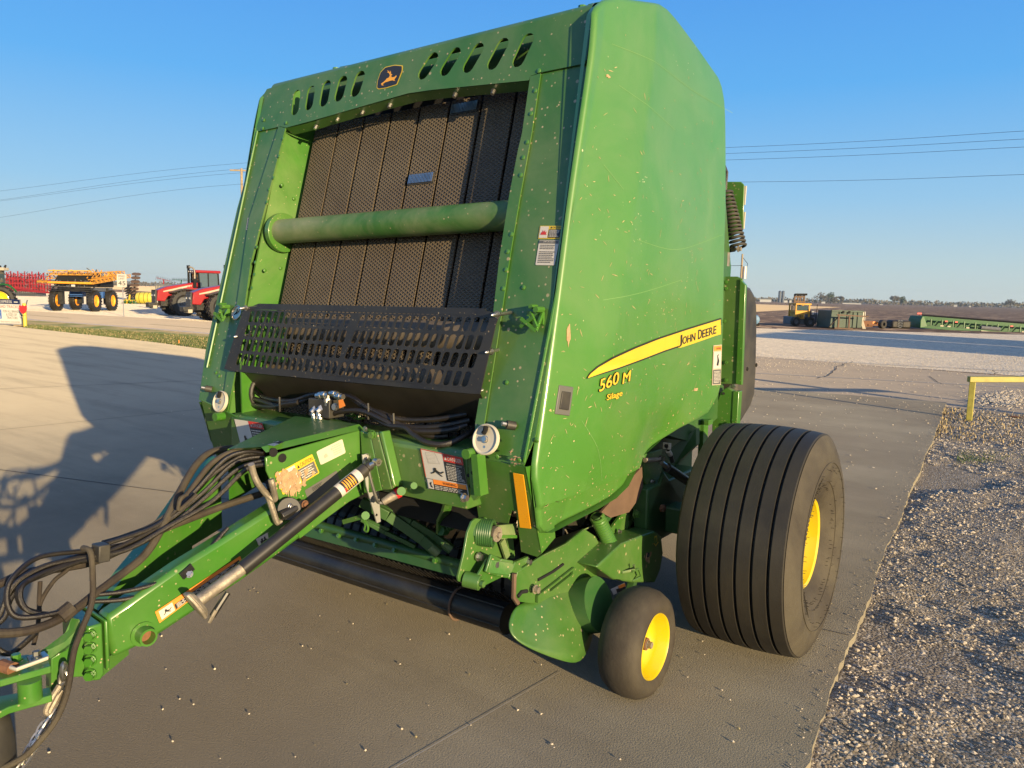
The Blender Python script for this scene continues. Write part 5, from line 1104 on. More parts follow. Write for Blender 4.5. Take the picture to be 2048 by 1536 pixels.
# ---- tongue
T0=np.array([-1.24,-1.45,1.]); TN=np.cross([-1.36+1.24,-2.75+1.45,0],[0,0,1]); TN=TN/np.linalg.norm(TN); TN=TN if TN[0]>0 else -TN; tn=Vector(TN.tolist())
def T(u,v,off=0): return Bp(u,v,T0+TN*off,TN)
side=[(728,858),(750,868),(746,980),(700,1003),(655,1036),(600,1078),(562,1004),(533,942),(531,915),(560,905)]
mb=MB(); mb.prism([T(*p) for p in side],-tn*.012,'green_clean'); hs=mb.build('tongue_side_plate',ROOT,bevel=.004)
arm=[(562,1006),(500,1046),(430,1090),(360,1133),(212,1236),(216,1262),(226,1318),(300,1283),(400,1217),(480,1165),(560,1108),(655,1036),(640,1000)]
mb=MB(); pa=[T(*p,-.003) for p in arm]; mb.prism(pa,-tn*.085,'green_clean'); ra_=mb.build('tongue_arm',ROOT,bevel=.016,label='near arm of the tongue with orange decal')
# hood top
h0,h1=T(532,905),T(728,858); f1,f0=B(590,832,x=-1.72),B(455,898,z=1.09)
mb=MB(); bev=V(-.03,0,.018); top=[h0+bev,h1+bev,f1,f0]; mb.poly(top,'green'); mb.poly([h0,h1,h1+bev,h0+bev],'green_clean'); mb.poly([p-V(0,0,.006) for p in top][::-1],'green'); mb.add([f0,f1,f1-V(0,0,.22),f0-V(0,0,.22)],[(0,1,2,3)],'green_clean'); hd=mb.build('tongue_hood',ROOT,fixn=False)
un=(top[1]-top[0]).cross(top[3]-top[0]).normalized(); un=un if un.z>0 else -un
Hh=lambda u,v:Bp(u,v,np.array(top[0]),np.array(un))
decal('serial_plate',hd,[Hh(588,835),Hh(665,842),Hh(640,862),Hh(568,851)],un,[('r',0,0,1,1,'grey_decal',0),('lines',.1,.1,.9,.9,4,'black_decal',1)])
decal('danger_decal',hd,[Hh(503,882),Hh(525,873),Hh(568,885),Hh(548,893)],un,[('r',0,0,1,1,'white_decal',0),('r',.5,0,1,.8,'black_decal',1),('r',.5,.75,1,1,'red_decal',1),('lines',.55,.1,.95,.7,5,'white_decal',2),man(.08,.15,.45,.85)])
mb=MB(); 
for u,v in ((547,905),(565,916)): c=T(u,v,.004); mb.lathe([(0,.018),(.002,.0005)],c,tn,'dark',16)
mb.build('hose_port',hs)
J=lambda u,v,off=.0:T(*Zj(u,v),off)
decal('caution_decal',hs,[J(370,478),J(775,258),J(855,462),J(462,700)],tn,[('rr',0,0,1,1,.04,'yellow_decal',0),('r',.04,.06,.50,.95,'white_decal',1),('r',.53,.06,.97,.66,'grey_decal',1),('t','CAUTION',.63,.72,.96,.9,'black_decal',1),('p',[(.54,.72),(.61,.72),(.575,.88)],'black_decal',1),('lines',.56,.1,.95,.62,5,'white_decal',2)])
decal('notice_decal',hs,[J(820,232),J(1100,95),J(1138,245),J(868,378)],tn,[('rr',0,0,1,1,.08,'cream',0),('lines',.55,.15,.92,.9,5,'tan_box',1),('p',[(.2,.3),(.35,.35),(.3,.6),(.2,.5)],'tan_box',1),('rr',.5,.6,.55,.75,.01,'tan_box',1)])
mb=MB(); 
for k in range(150):
    u=random.gauss(540,75); v=random.gauss(535,60)
    if u<380 or v<430 or (v-640)>(700-u)*.3 and v>690: continue
    c=J(u,v,.0045+random.random()*.002); r=random.uniform(.004,.013); n_=7; e1=V(0,1,0); e2=V(0,0,1); mb.poly([c+e1*(r*random.uniform(.5,1.3)*math.cos(2*math.pi*i/n_))+e2*(r*random.uniform(.5,1.3)*math.sin(2*math.pi*i/n_)) for i in range(n_)],'mud')
for u in (515,545,575,600): mb.poly([J(u,640,.0045),J(u+12,640,.0045),J(u+8,720,.0045),J(u+2,715,.0045)],'mud')
o=mb.build('mud_splash',hs,fixn=False); o['kind']='stuff'
decal('data_decal',hs,[J(695,650),J(1040,435),J(1090,600),J(745,800)],tn,[('rr',0,0,1,1,.05,'grey_decal',0),('lines',.2,.65,.5,.9,3,'black_decal',1)])
Hc=lambda u,v,off=-.002:T(*Zh(u,v),off)
decal('warning_decal',ra_,[Hc(692,835),Hc(1072,585),Hc(1082,610),Hc(712,885)],tn,[('r',0,0,1,1,'orange_decal',0),('r',.03,.12,.18,.88,'white_decal',1),man(.05,.2,.16,.8,'black_decal',2),('r',.19,.12,.97,.60,'black_decal',1),('lines',.21,.15,.95,.58,4,'white_decal',2),('r',.19,.60,.97,.88,'orange_decal',1)],base=.004)
decal('lift_decal',ra_,[Hc(1143,510),Hc(1195,480),Hc(1203,525),Hc(1158,545)],tn,[('r',0,0,1,1,'white_decal',0),('p',[(.25,.1),(.25,.55),(.35,.55),(.35,.75),(.5,.75),(.5,.5),(.6,.5),(.62,.8),(.72,.8),(.75,.5),(.85,.5),(.85,.1),(.7,.1),(.7,.35),(.45,.35),(.45,.1)],'black_decal',1)],base=.004)
c=T(*Zh(640,935)); mb=MB(); mb.lathe([(-.03,.030),(.045,.030),(.045,.023),(-.03,.023)],c,tn,'green_clean',24); mb.lathe([(0,.042),(.004,.042),(.004,.030)],c,tn,'green_clean',24); mb.build('pin_boss',ra_)
mb=MB(); mb.lathe([(.01,.023),(.011,.0005)],c,tn,'rust',20); mb.build('pin',ra_)
# far arm
fa=[B(440,915,x=-1.64),B(380,975,x=-1.60),B(313,1073,x=-1.56),B(250,1150,x=-1.51),B(197,1221,x=-1.46)]
mb=MB(); 
for a,b in zip(fa,fa[1:]): mb.prism([a,b,b-V(0,0,.24),a-V(0,0,.30)],(-.07,0,0),'green_clean')
mb.build('tongue_arm',ROOT,label='far arm of the tongue')
mb=MB(); a,b=V(-1.38,-1.7,.80),V(-1.42,-2.55,.47); mb.poly([a+V(.07,0,0),a-V(.22,0,0),b-V(.05,0,0),b+V(.06,0,0)],'green_dark'); mb.box((-1.62,-1.62,.80),(-1.30,-1.60,1.05),'dark'); mb.build('tongue_web',ROOT,fixn=False)
# hinge assembly between hood and beam
mb=MB(); K=lambda u,v,off=0:B(*Zj(u,v),y=-1.50+off)
mb.prism([K(1400,40),K(1480,20),K(1640,640),K(1530,650)],(0,.05,0),'green'); mb.prism([K(1490,20),K(1530,15),K(1665,600),K(1640,640)],(0,.05,0),'green_clean'); mb.prism([K(1290,0),K(1400,40),K(1530,650),K(1330,690)],(0,.05,0),'green_clean'); mb.build('hinge_plate',ROOT,bevel=.006)
mb=MB(); mb.hexbolt(K(1432,50),fy,.015,.016,'green_clean'); mb.hexbolt(B(731,858,y=-1.5),fy,.009,.01,'steel'); mb.cyl(K(1875,600,0),K(1875,600,.06),.014,'green_clean',14); mb.cyl(K(1740,660),K(1740,660,.06),.018,'green_clean',14); mb.build('bolt',ROOT)
# perforated bracket on top
mb=MB()
for i in range(5): p=B(690+i*14,838-6*abs(i-2),z=1.13); mb.box(p-V(.02,.02,0),p+V(.02,.02,.006),'green_clean'); mb.hexbolt(p+V(0,0,.006),(0,0,1),.010,.012,'green_clean')
mb.build('top_bracket',ROOT)
# galvanised strap
S0=[J(1310,265,.05),J(1440,235,.05),J(1472,420,.05),J(1505,985,.05),J(1465,1000,.05),J(1350,600,.05),J(1318,370,.05)]
mb=MB(); mb.prism(S0,tn*.008,'galv'); st_=mb.build('strap',ROOT,bevel=.001)
mb=MB(); mb.hexbolt(J(1382,300,.058),tn,.014,.014,'steel'); mb.hexbolt(J(1415,505,.058),tn,.008,.008,'steel'); mb.cyl(J(1470,915,.0585),J(1470,915,.060),.006,'dark',8); mb.cyl(J(1400,610,.0585),J(1400,610,.060),.010,'dark',8); mb.build('bolt',st_)
# ---- jack
ja_,jb=T(*Zj(1350,425),.13),T(484,1138,.10); jd=(jb-ja_).normalized(); jc=T(395,1203,.10); 
mb=MB(); mb.cyl(ja_,jb,.028,'black_metal',28); mb.lathe([(-.002,.0285),(-.002,.0005)],ja_,jd,'black_metal',28); jk=mb.build('jack',ROOT)
mb=MB(); mb.cyl(jb,jc,.022,'steel_worn',24); mb.build('leg',jk)
e1=jd; _,su,sv=frame_of(jd); mb=MB(); fpts=[T(359,1166,.10),T(427,1250,.10)]; fdir=(fpts[1]-fpts[0]).normalized(); fn2=jd; wv=fdir.cross(fn2).normalized()
ctr=(fpts[0]+fpts[1])/2; pl=[]
for a in range(8): an=math.pi/8+math.pi/4*a; pl.append(ctr+fdir*(.066*math.cos(an))+wv*(.038*math.sin(an)))
mb.loft(pl,[p+jd*.012 for p in pl],'steel_worn'); mb.loft([ctr+(p-ctr)*.72-jd*.014 for p in pl],pl,'steel_worn'); mb.build('foot',jk,bevel=.003)
lab0=ja_.lerp(jb,.10); lab1=ja_.lerp(jb,.26); mb=MB(); _,s1,s2=frame_of(jd); vd=(Vector(CB.tolist())-lab0).normalized(); sA=(vd-jd*vd.dot(jd)).normalized(); sB=jd.cross(sA)
def arc(p,a,r): return p+sA*(r*math.cos(a))+sB*(r*math.sin(a))
def wrap(mb,t0,t1,a0,a1,r,m,n=10):
    p,q_=ja_.lerp(jb,t0),ja_.lerp(jb,t1)
    for k in range(n):
        a,b=a0+(a1-a0)*k/n,a0+(a1-a0)*(k+1)/n; mb.poly([arc(p,a,r),arc(p,b,r),arc(q_,b,r),arc(q_,a,r)],m)
wrap(mb,.06,.25,-1.5,1.4,.0286,'white_decal'); wrap(mb,.105,.215,-1.0,1.0,.0291,'black_decal')
for k in range(5): wrap(mb,.12+.018*k,.128+.018*k,-.8,.8,.0296,'orange_yellow',8)
wrap(mb,.205,.215,-.9,-.3,.0298,'sign_red',4); mb.build('decal',jk,fixn=False)
mb=MB(); cr=ja_-jd*.012; mb.cyl(ja_-jd*.03,ja_,.02,'black_metal',16); mb.tube([J(1370,400,.13),J(1475,345,.16)],.012,'steel',12); mb.lathe([(-.012,.016),(.012,.016),(.012,.009),(-.012,.009)],J(1475,345,.16),tn,'steel',16)
mb.tube([J(1385,440,.15),J(1420,580,.15),J(1470,740,.15),J(1495,780,.15),J(1550,785,.16)],.0075,'steel',10,smooth=5); ck=mb.build('crank',jk)
mb=MB(); mb.tube([J(1540,780,.16),J(1680,690,.19)],.015,'steel_worn',14,r2=.021); mb.build('handle',ck); mb=MB(); mb.cyl(J(1680,690,.19),J(1722,665,.199),.0225,'sign_red',14); mb.build('band',ck)
mb=MB(); mb.cyl(J(530,850,.0),J(530,850,.05),.045,'black_metal',20); mb.hexbolt(J(545,825,.05),tn,.010,.01,'steel'); mb.tube([J(440,930,.05),J(700,790,.05)],.02,'black_metal',8); mb.hexbolt(J(700,800,.07),tn,.012,.012,'rust'); mb.build('jack_mount',ROOT,bevel=.004)
mb=MB(); mb.tube([T(455,1185,.04),T(425,1232,.03)],.012,'black_metal',10); mb.tube([T(432,1220,.04),T(418,1245,.03)],.008,'steel_worn',8); mb.build('jack_pin',ROOT)
# hose holder hook
mb=MB(); mb.tube([J(445,990,.04),J(410,1000,.04),J(385,960,.04),J(350,850,.04),J(305,720,.04),J(250,650,.04),J(190,570,.05),J(150,480,.05),J(120,370,.06)],.012,'steel_worn',10,smooth=5); mb.tube([J(335,530,.08),J(355,620,.08),J(378,735,.06),J(350,742,.05),J(305,705,.045)],.012,'steel_worn',10,smooth=5); mb.build('hose_hook',ROOT)
# ---- hitch
mb=MB(); p0=T(*Zi(640,600),0); HI=lambda u,v,off=0:T(*Zi(u,v),off)
mb.prism([HI(705,540,.015),HI(735,545,.015),HI(745,860,.015),HI(720,885,.015)],-tn*.22,'green_clean')
mb.prism([HI(590,590,.02),HI(690,560,.02),HI(705,900,.02),HI(680,945,.02),HI(640,950,.02),HI(600,930,.02)],-tn*.23,'green_clean'); hp=mb.build('hitch_plate',ROOT,bevel=.006)
for v in (640,725,810,905): mb=MB(); mb.hexbolt(HI(612,v,.02),(tn+V(-.2,-.9,0)).normalized(),.015,.02,'green_clean'); mb.build('bolt',hp)
mb=MB(); mb.prism([HI(345,800,-.02),HI(580,640,-.02),HI(590,920,-.02),HI(500,925,-.02),HI(345,1030,-.02)],-tn*.05,'green_clean')
up_=[HI(270,745,-.02),HI(340,740,-.02),HI(440,690,-.02),HI(530,600,-.02),HI(540,530,-.02),HI(480,525,-.04),HI(440,620,-.05),HI(350,700,-.05)]; mb.prism(up_,V(0,0,-.03),'green_dusty'); mb.build('hitch_neck',ROOT,bevel=.006)
ztop=HI(200,860).z; zbot=HI(200,1090).z
def hz(u,v,z): return B(*Zi(u,v),z=z)
zt_=.56; zb_=.42
mb=MB(); pl=[hz(-200,1060,zt_),hz(0,945,zt_),hz(345,850,zt_),hz(320,780,zt_),hz(180,770,zt_),hz(0,800,zt_),hz(-260,900,zt_)]; mb.prism(pl,(0,0,-.022),'green_clean'); mb.build('clevis_plate',ROOT,bevel=.003)
zb_=zt_-.08
mb=MB(); pl=[hz(-150,1230,zb_),hz(60,1125,zb_),hz(350,1045,zb_),hz(340,990,zb_),hz(0,1050,zb_),hz(-300,1150,zb_)]; mb.prism(pl,(0,0,-.022),'green_clean'); mb.build('clevis_plate',ROOT,bevel=.003)
c_=hz(195,900,zt_); mb=MB(); mb.cyl(V(c_.x,c_.y,zb_),V(c_.x,c_.y,zt_-.02),.032,'green_clean',28); mb.build('clevis_post',ROOT)
mb=MB(); mb.tube([hz(0,800,zt_+.02),hz(60,800,zt_+.02),hz(75,860,zt_+.02),hz(110,872,zt_+.02),hz(320,795,zt_+.02)],.006,'cream',6); mb.build('retainer',ROOT)
mb=MB(); mb.prism([hz(180,800,zt_+.004),hz(300,765,zt_+.004),hz(330,795,zt_+.004),hz(200,835,zt_+.004)],(0,0,.008),'steel'); mb.hexbolt(hz(247,790,zt_+.012),(0,0,1),.011,.02,'steel'); mb.hexbolt(hz(110,810,zt_+.012),(0,0,1),.013,.02,'green_clean'); mb.tube([hz(10,845,zt_+.01),hz(90,870,zt_+.01)],.02,'rust',10); mb.build('latch_plate',ROOT)
# chain
def chain(pts,n,r,Lk,name):
    P=smooth_path(pts,12); tot=[0]
    for a,b in zip(P,P[1:]): tot.append(tot[-1]+(b-a).length)
    ch=MB()
    for i in range(n):
        d=tot[-1]*(i+.5)/n; k=max(j for j in range(len(tot)) if tot[j]<=d); k=min(k,len(P)-2); f=(d-tot[k])/max(1e-6,tot[k+1]-tot[k]); c=P[k].lerp(P[k+1],f); t=(P[k+1]-P[k]).normalized(); _,a1,a2=frame_of(t); w=(a1*.8+a2*.6) if i%2 else (a1*.6-a2*.8)
        pts2=[]
        for q_ in range(16): an=2*math.pi*q_/16; pts2.append(c+t*(Lk*.5*math.cos(an)*1.15)+w*(Lk*.28*math.sin(an)))
        ch.tube(pts2,r,'steel' if name=='safety_chain' and i<30 else 'steel_worn',6,close=True)
    return ch.build(name,ROOT)
chain([T(*Zi(430,860),.03),T(*Zi(430,980),.03),T(*Zi(370,1100),.03)],4,.0065,.05,'safety_chain')
chain([T(*Zi(370,1150),.03),T(*Zi(310,1240),.04),T(*Zi(250,1340),.05),T(*Zi(170,1470),.06),T(*Zi(90,1580),.07)],12,.0045,.048,'safety_chain')
mb=MB(); mb.tube([T(*Zi(400,980),.035),T(*Zi(340,1080),.04),T(*Zi(310,1150),.04),T(*Zi(330,1165),.04),T(*Zi(360,1110),.04),T(*Zi(415,1010),.035)],.009,'steel_worn',8,smooth=4); mb.build('chain_hook',ROOT)
# ---- hoses on the tongue
def hose(pts,r=.010,m='hose',name='hose',sm=8): mb=MB(); mb.tube([B(u,v,x=x) for u,v,x in pts],r*.85,m,10,smooth=sm); return mb.build(name,ROOT)
h=lambda u,v,x:(*Zh(u,v),x); hi=lambda u,v,x:(*Zi(u,v),x)
hose([h(1040,105,-1.62),h(950,120,-1.60),h(880,175,-1.57),h(800,310,-1.52),h(720,470,-1.47),h(640,590,-1.45),h(500,700,-1.42),h(420,760,-1.40),h(330,830,-1.38),h(220,890,-1.36),h(100,925,-1.36),h(-60,930,-1.38),h(-250,900,-1.40)],.017,'hose_muddy','wiring_conduit')
for k,(r_,pts) in enumerate(((.010,[h(1180,125,-1.34),h(1100,120,-1.40),h(1000,160,-1.44),h(850,320,-1.48),h(700,450,-1.48),h(480,530,-1.48),h(400,560,-1.47),h(180,590,-1.45),h(60,680,-1.42),h(30,770,-1.40),h(60,850,-1.38),h(150,860,-1.36),h(300,830,-1.36)]),
   (.010,[h(1190,140,-1.35),h(1050,170,-1.42),h(900,310,-1.46),h(720,450,-1.48),h(500,560,-1.47),h(330,620,-1.45),h(170,680,-1.44),h(100,720,-1.42),h(95,790,-1.40),h(150,840,-1.38),h(300,850,-1.37)]),
   (.010,[h(1190,155,-1.33),h(1060,200,-1.40),h(900,340,-1.44),h(720,480,-1.46),h(520,575,-1.46),h(280,630,-1.45),h(120,700,-1.43),h(80,760,-1.42),h(110,820,-1.41),h(200,850,-1.38)]),
   (.011,[h(1200,175,-1.31),h(1100,200,-1.37),h(950,340,-1.42),h(760,450,-1.45),h(560,560,-1.46),h(330,600,-1.46),h(180,640,-1.46),h(60,720,-1.46),h(10,830,-1.46),h(-40,950,-1.46),h(0,1010,-1.45),h(60,1015,-1.44),h(160,930,-1.40)]),
   (.010,[h(1180,130,-1.36),h(1080,140,-1.42),h(930,240,-1.47),h(800,370,-1.50),h(620,510,-1.50),h(440,560,-1.49),h(200,640,-1.48),h(60,760,-1.46),h(20,860,-1.44),h(-30,900,-1.44)]))):
    hose(pts,r_)
hose([h(1230,290,-1.40),h(1100,330,-1.44),h(980,370,-1.46),h(850,420,-1.47),h(700,480,-1.49),h(450,600,-1.49),h(280,640,-1.49),h(120,660,-1.5),h(0,710,-1.5),h(-100,740,-1.5)],.016,'hose_muddy','wiring_conduit')
hose([h(1020,460,-1.33),h(930,560,-1.33),h(850,640,-1.33),h(700,710,-1.34),h(560,745,-1.36),h(430,760,-1.40)],.009); hose([h(1000,480,-1.33),h(930,575,-1.33),h(840,665,-1.33),h(700,740,-1.34),h(560,780,-1.36),h(420,790,-1.40)],.009)
hose([h(370,550,-1.42),h(405,570,-1.38),h(415,680,-1.36),h(410,800,-1.34),h(360,930,-1.32),h(330,1020,-1.31),h(310,1150,-1.30),h(290,1230,-1.29),h(250,1320,-1.28),h(190,1400,-1.27),h(100,1490,-1.26),h(-40,1560,-1.26)],.011,'hose_muddy','wiring_conduit')
hose([h(350,590,-1.46),h(300,650,-1.46),h(240,700,-1.46),h(180,800,-1.46),h(170,900,-1.45),h(150,985,-1.44)],.008,'hose_muddy'); hose([h(180,700,-1.47),h(175,800,-1.46),h(180,860,-1.45)],.008,'hose_muddy')
hose([h(1190,125,-1.38),h(1080,110,-1.44),h(950,170,-1.48),h(830,320,-1.50),h(700,440,-1.51),h(560,500,-1.52),h(460,530,-1.52)],.013,'hose_muddy'); hose([h(840,310,-1.43),h(810,330,-1.43),h(800,380,-1.43),h(860,330,-1.43),h(880,310,-1.43)],.008,'hose_muddy')
mb=MB(); mb.beam(B(*Zh(425,575),x=-1.46),B(*Zh(478,565),x=-1.46),.055,.06,'plastic_black'); mb.build('hose_clamp',ROOT,bevel=.004)
mb=MB(); mb.beam(B(*Zh(820,640),x=-1.325),B(*Zh(838,665),x=-1.325),.03,.05,'black_metal'); mb.hexbolt(B(*Zh(848,668),x=-1.31),V(.6,-.5,.5),.010,.01,'steel'); mb.build('hose_clamp',ROOT)
mb=MB(); mb.tube([B(*Zh(270,860),x=-1.36),B(*Zh(325,815),x=-1.36)],.026,'hose_muddy',10); mb.build('hose_wrap',ROOT)
# inside of the tongue: driveline shroud
# ---- hoses over the cross beam, valve block
zz=lambda u,v,y:B(*Z4(u,v),y=y)
def hose2(pts,r=.012): mb=MB(); mb.tube([zz(*p) for p in pts],r,'hose',10,smooth=8); return mb.build('hose',ROOT)
hose2([(60,745,-1.26),(180,760,-1.34),(350,810,-1.38),(500,790,-1.38),(590,745,-1.36),(670,730,-1.35)]); hose2([(170,690,-1.26),(250,750,-1.34),(380,775,-1.38),(480,770,-1.38),(580,735,-1.37),(670,722,-1.36)])
hose2([(60,770,-1.24),(160,800,-1.33),(300,820,-1.38),(400,800,-1.39),(500,785,-1.39)]); hose2([(70,720,-1.25),(200,770,-1.33),(350,800,-1.36),(470,780,-1.36)])
hose2([(800,740,-1.36),(880,745,-1.36),(950,800,-1.37),(1020,840,-1.38),(1100,860,-1.38),(1200,900,-1.37),(1300,915,-1.35),(1500,910,-1.33),(1740,870,-1.30)]); hose2([(810,730,-1.37),(900,750,-1.37),(1000,820,-1.38),(1120,880,-1.39),(1220,940,-1.38),(1350,970,-1.36),(1550,960,-1.34),(1760,915,-1.31)])
hose2([(700,910,-1.40),(780,860,-1.41),(900,845,-1.41),(1000,860,-1.41),(1130,920,-1.41),(1250,980,-1.40),(1400,1000,-1.38),(1600,990,-1.35),(1740,950,-1.31)]); hose2([(1000,860,-1.39),(1150,950,-1.41),(1280,970,-1.42),(1340,1020,-1.43),(1430,1075,-1.45),(1530,1095,-1.44),(1620,1080,-1.41),(1720,1030,-1.36),(1800,980,-1.30)])
hose2([(1000,850,-1.36),(1100,900,-1.37),(1250,960,-1.37),(1450,1030,-1.36),(1600,1030,-1.33)])
for u,v in ((1025,840),(1210,915),(378,790)): mb=MB(); p=zz(u,v,-1.395); mb.tube([p+V(.0,-.012,.03),p+V(.01,-.02,0),p+V(.0,-.012,-.04)],.005,'plastic_black',6); mb.build('cable_tie',ROOT)
mb=MB(); a,b=zz(600,790,-1.40),zz(800,850,-1.33); p=B(*Z4(700,810),y=-1.40); mb.box(p-V(.075,.04,.05),p+V(.07,.05,.035),'plastic_black'); vb=mb.build('valve_block',ROOT,bevel=.004)
mb=MB()
for u,v,d,r,L_ in ((690,730,(1,0,0),.014,.06),(760,722,(1,0,0),.012,.05),(800,742,(1,0,0),.013,.05),(660,735,(1,0,.1),.013,.05),(712,770,(0,0,1),.013,.05),(670,830,(-.3,-.6,-.6),.017,.05),(625,830,(-.3,-.6,-.7),.014,.05),(660,870,(0,-.2,-1),.015,.05),(618,870,(0,-.2,-1),.013,.05),(770,818,(0,-1,.1),.015,.02)):
    p=zz(u,v,-1.43); d=V(*d).normalized(); mb.cyl(p-d*L_/2,p+d*L_/2,r,'steel',8); mb.cyl(p-d*L_*.15,p+d*L_*.15,r*1.25,'steel',6)
mb.build('fitting',vb)
mb=MB(); mb.poly([zz(793,770,-1.455),zz(825,762,-1.455),zz(845,810,-1.455),zz(800,830,-1.455)],'orange_decal'); mb.build('warning_tag',vb,fixn=False)
# ---- windguard roller and pickup
wy,wz=-1.14,.30
mb=MB(); wa,wb=V(-2.34,wy,wz),V(-.70,wy,wz); mb.cyl(wa,wb,.068,'black_metal',40); wg=mb.build('windguard_roller',ROOT)
mb=MB()
for an in (62,140,-10): 
    o_=V(0,-math.cos(R(an))*.069,math.sin(R(an))*.069); mb.tube([wa+o_,wb+o_],.0045,'pan_metal',6)
mb.build('rib',wg)
mb=MB(); c=V(-.98,wy,wz); mb.tube([c+V(0,.074*math.cos(a),.074*math.sin(a)) for a in [2*math.pi*i/24 for i in range(24)]],.006,'rust_brown',6,close=True); mb.build('seam',wg)
mb=MB(); mb.cyl((-2.34,-.86,.40),(-.62,-.86,.40),.15,'dark',28); pk=mb.build('pickup_drum',ROOT)
mb=MB(); 
for i in range(25):
    x=-2.30+i*.067; P=[V(x,-.86-.205*math.cos(a),.40+.205*math.sin(a)) for a in [R(-60+k*180/14) for k in range(15)]]; mb.tube(P,.0,'pan_metal',4) if 0 else None
    for p_,q_ in zip(P,P[1:]): mb.add([p_-X*.024,p_+X*.024,q_+X*.024,q_-X*.024],[(0,1,2,3)],'pan_metal')
o=mb.build('stripper_bands',pk,fixn=False)
for row_ in (0,1,2):
    an=R(5+row_*38); mb=MB()
    for i in range(25):
        x=-2.265+i*.067; p=V(x,-.86-.15*math.cos(an),.40+.15*math.sin(an)); mb.tube([p,p+V(0,-.10*math.cos(an-.5),.10*math.sin(an-.5))],.0032,'black_metal',5); mb.tube([p+X*.012,p+X*.012+V(0,-.10*math.cos(an-.5),.10*math.sin(an-.5))],.0032,'black_metal',5)
    mb.build('tine_row',pk)
# converging auger / rotor darkness
mb=MB(); mb.cyl((-2.3,-.70,.74),(-.62,-.70,.74),.13,'black_metal',20)
for i in range(30):
    x=-2.25+i*.055; a=i*.9; c=V(x,-.70,.74)
    for k in range(4): an=a+k*math.pi/2; mb.tube([c+V(0,.12*math.cos(an),.12*math.sin(an)),c+V(0,.24*math.cos(an+.3),.24*math.sin(an+.3))],.006,'steel_worn',4)
mb.build('rotor',ROOT)
mb=MB(); mb.box((-2.34,-.45,.3),(-.60,-.42,1.1),'dark'); mb.box((-2.5,-.9,.86),(-.5,-.4,.88),'dark'); mb.build('throat_shade_plate',ROOT)  # black sheets stand in for the shade inside the throat
def by(u,v,y): return B(*Zq(u,v),y=y)
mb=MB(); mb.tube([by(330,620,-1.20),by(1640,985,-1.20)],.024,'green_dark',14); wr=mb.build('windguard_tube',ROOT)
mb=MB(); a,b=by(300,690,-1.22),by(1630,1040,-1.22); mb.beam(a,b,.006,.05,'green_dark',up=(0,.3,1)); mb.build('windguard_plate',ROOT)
mb=MB()
for u,v in ((440,690),(590,732),(740,765),(900,812),(1065,855),(1410,945)): mb.hexbolt(by(u,v,-1.225),V(0,-1,.4),.010,.012,'green_clean')
mb.build('bolt',wr)
mb=MB(); 
for i in range(48):
    x=-2.28+i*.0335; mb.tube([V(x,-1.20,.44),V(x+.0,-1.10,.36),V(x,-1.0,.24)],.003,'black_metal',4)
mb.build('windguard_rods',ROOT)
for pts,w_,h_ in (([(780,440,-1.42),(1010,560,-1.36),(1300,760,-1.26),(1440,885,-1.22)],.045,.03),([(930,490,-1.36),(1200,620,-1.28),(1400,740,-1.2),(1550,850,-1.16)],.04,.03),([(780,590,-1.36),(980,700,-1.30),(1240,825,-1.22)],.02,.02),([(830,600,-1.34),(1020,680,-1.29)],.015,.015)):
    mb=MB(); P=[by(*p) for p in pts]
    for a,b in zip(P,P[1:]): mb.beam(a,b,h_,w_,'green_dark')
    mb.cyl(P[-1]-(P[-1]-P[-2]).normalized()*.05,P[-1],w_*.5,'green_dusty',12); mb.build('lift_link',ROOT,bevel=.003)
mb=MB(); mb.beam(by(640,610,-1.5),by(800,565,-1.5),.03,.02,'green_clean'); mb.cyl(by(815,560,-1.52),by(815,560,-1.48),.018,'green_clean',10); mb.tube([by(795,590,-1.5),by(835,650,-1.5),by(830,695,-1.5),by(805,680,-1.5),by(815,640,-1.5),by(795,600,-1.5)],.005,'green_clean',6,smooth=4); mb.build('lock_pin',ROOT)
mb=MB(); P=[by(1540,390,-1.40),by(1500,520,-1.36),by(1465,590,-1.33),by(1460,690,-1.30)]; 
for a,b in zip(P,P[1:]): mb.beam(a,b,.012,.05,'green',up=(0,1,0))
mb.cyl(by(1455,690,-1.32),by(1500,690,-1.28),.02,'green_dark',12); mb.coil(by(1500,660,-1.28),by(1620,600,-1.25),.02,.005,7,'green_dark'); mb.tube([by(1610,605,-1.25),by(1700,590,-1.25),by(1780,600,-1.22)],.014,'green_dark',8,smooth=3); mb.build('tension_arm',ROOT)
# ---- linkage, right front
LX=-.60
def LP(u,v,x=LX): return B(*Zp(u,v),x=x)
mb=MB(); pl=[LP(*p) for p in ((505,800),(560,805),(640,860),(740,1000),(760,1130),(600,1160),(640,1150),(520,1300),(490,1430),(440,1410),(345,1370),(345,1330),(395,1130),(430,930),(470,830))]
pl=[LP(*p) for p in ((505,800),(560,805),(650,860),(745,980),(775,1160),(640,1145),(480,1390),(350,1370),(345,1330),(395,1130),(430,930),(470,830))]
mb.prism(pl,(-.010,0,0),'green'); lp=mb.build('linkage_plate',ROOT,bevel=.002)
mb=MB(); pl=[LP(*p,x=-.545) for p in ((615,1160),(720,1290),(745,1330),(560,1420),(510,1435),(485,1400),(500,1350))]; mb.prism(pl,(-.010,0,0),'green'); mb.cyl(LP(400,1345,-.60),LP(545,1380,-.54),.030,'green',18); mb.build('linkage_plate',ROOT,bevel=.002)
for u,v,x,m_ in ((690,945,-.55,'steel_worn'),(665,1210,-.535,'steel'),(540,1385,-.535,'green'),(525,1145,-.59,'steel'),(1035,1440,-.50,'steel_worn'),(965,1190,-.52,'steel'),(390,610,-.60,'steel')):
    mb=MB(); mb.hexbolt(LP(u,v,x),X,.013,.02,m_); mb.build('bolt',lp)
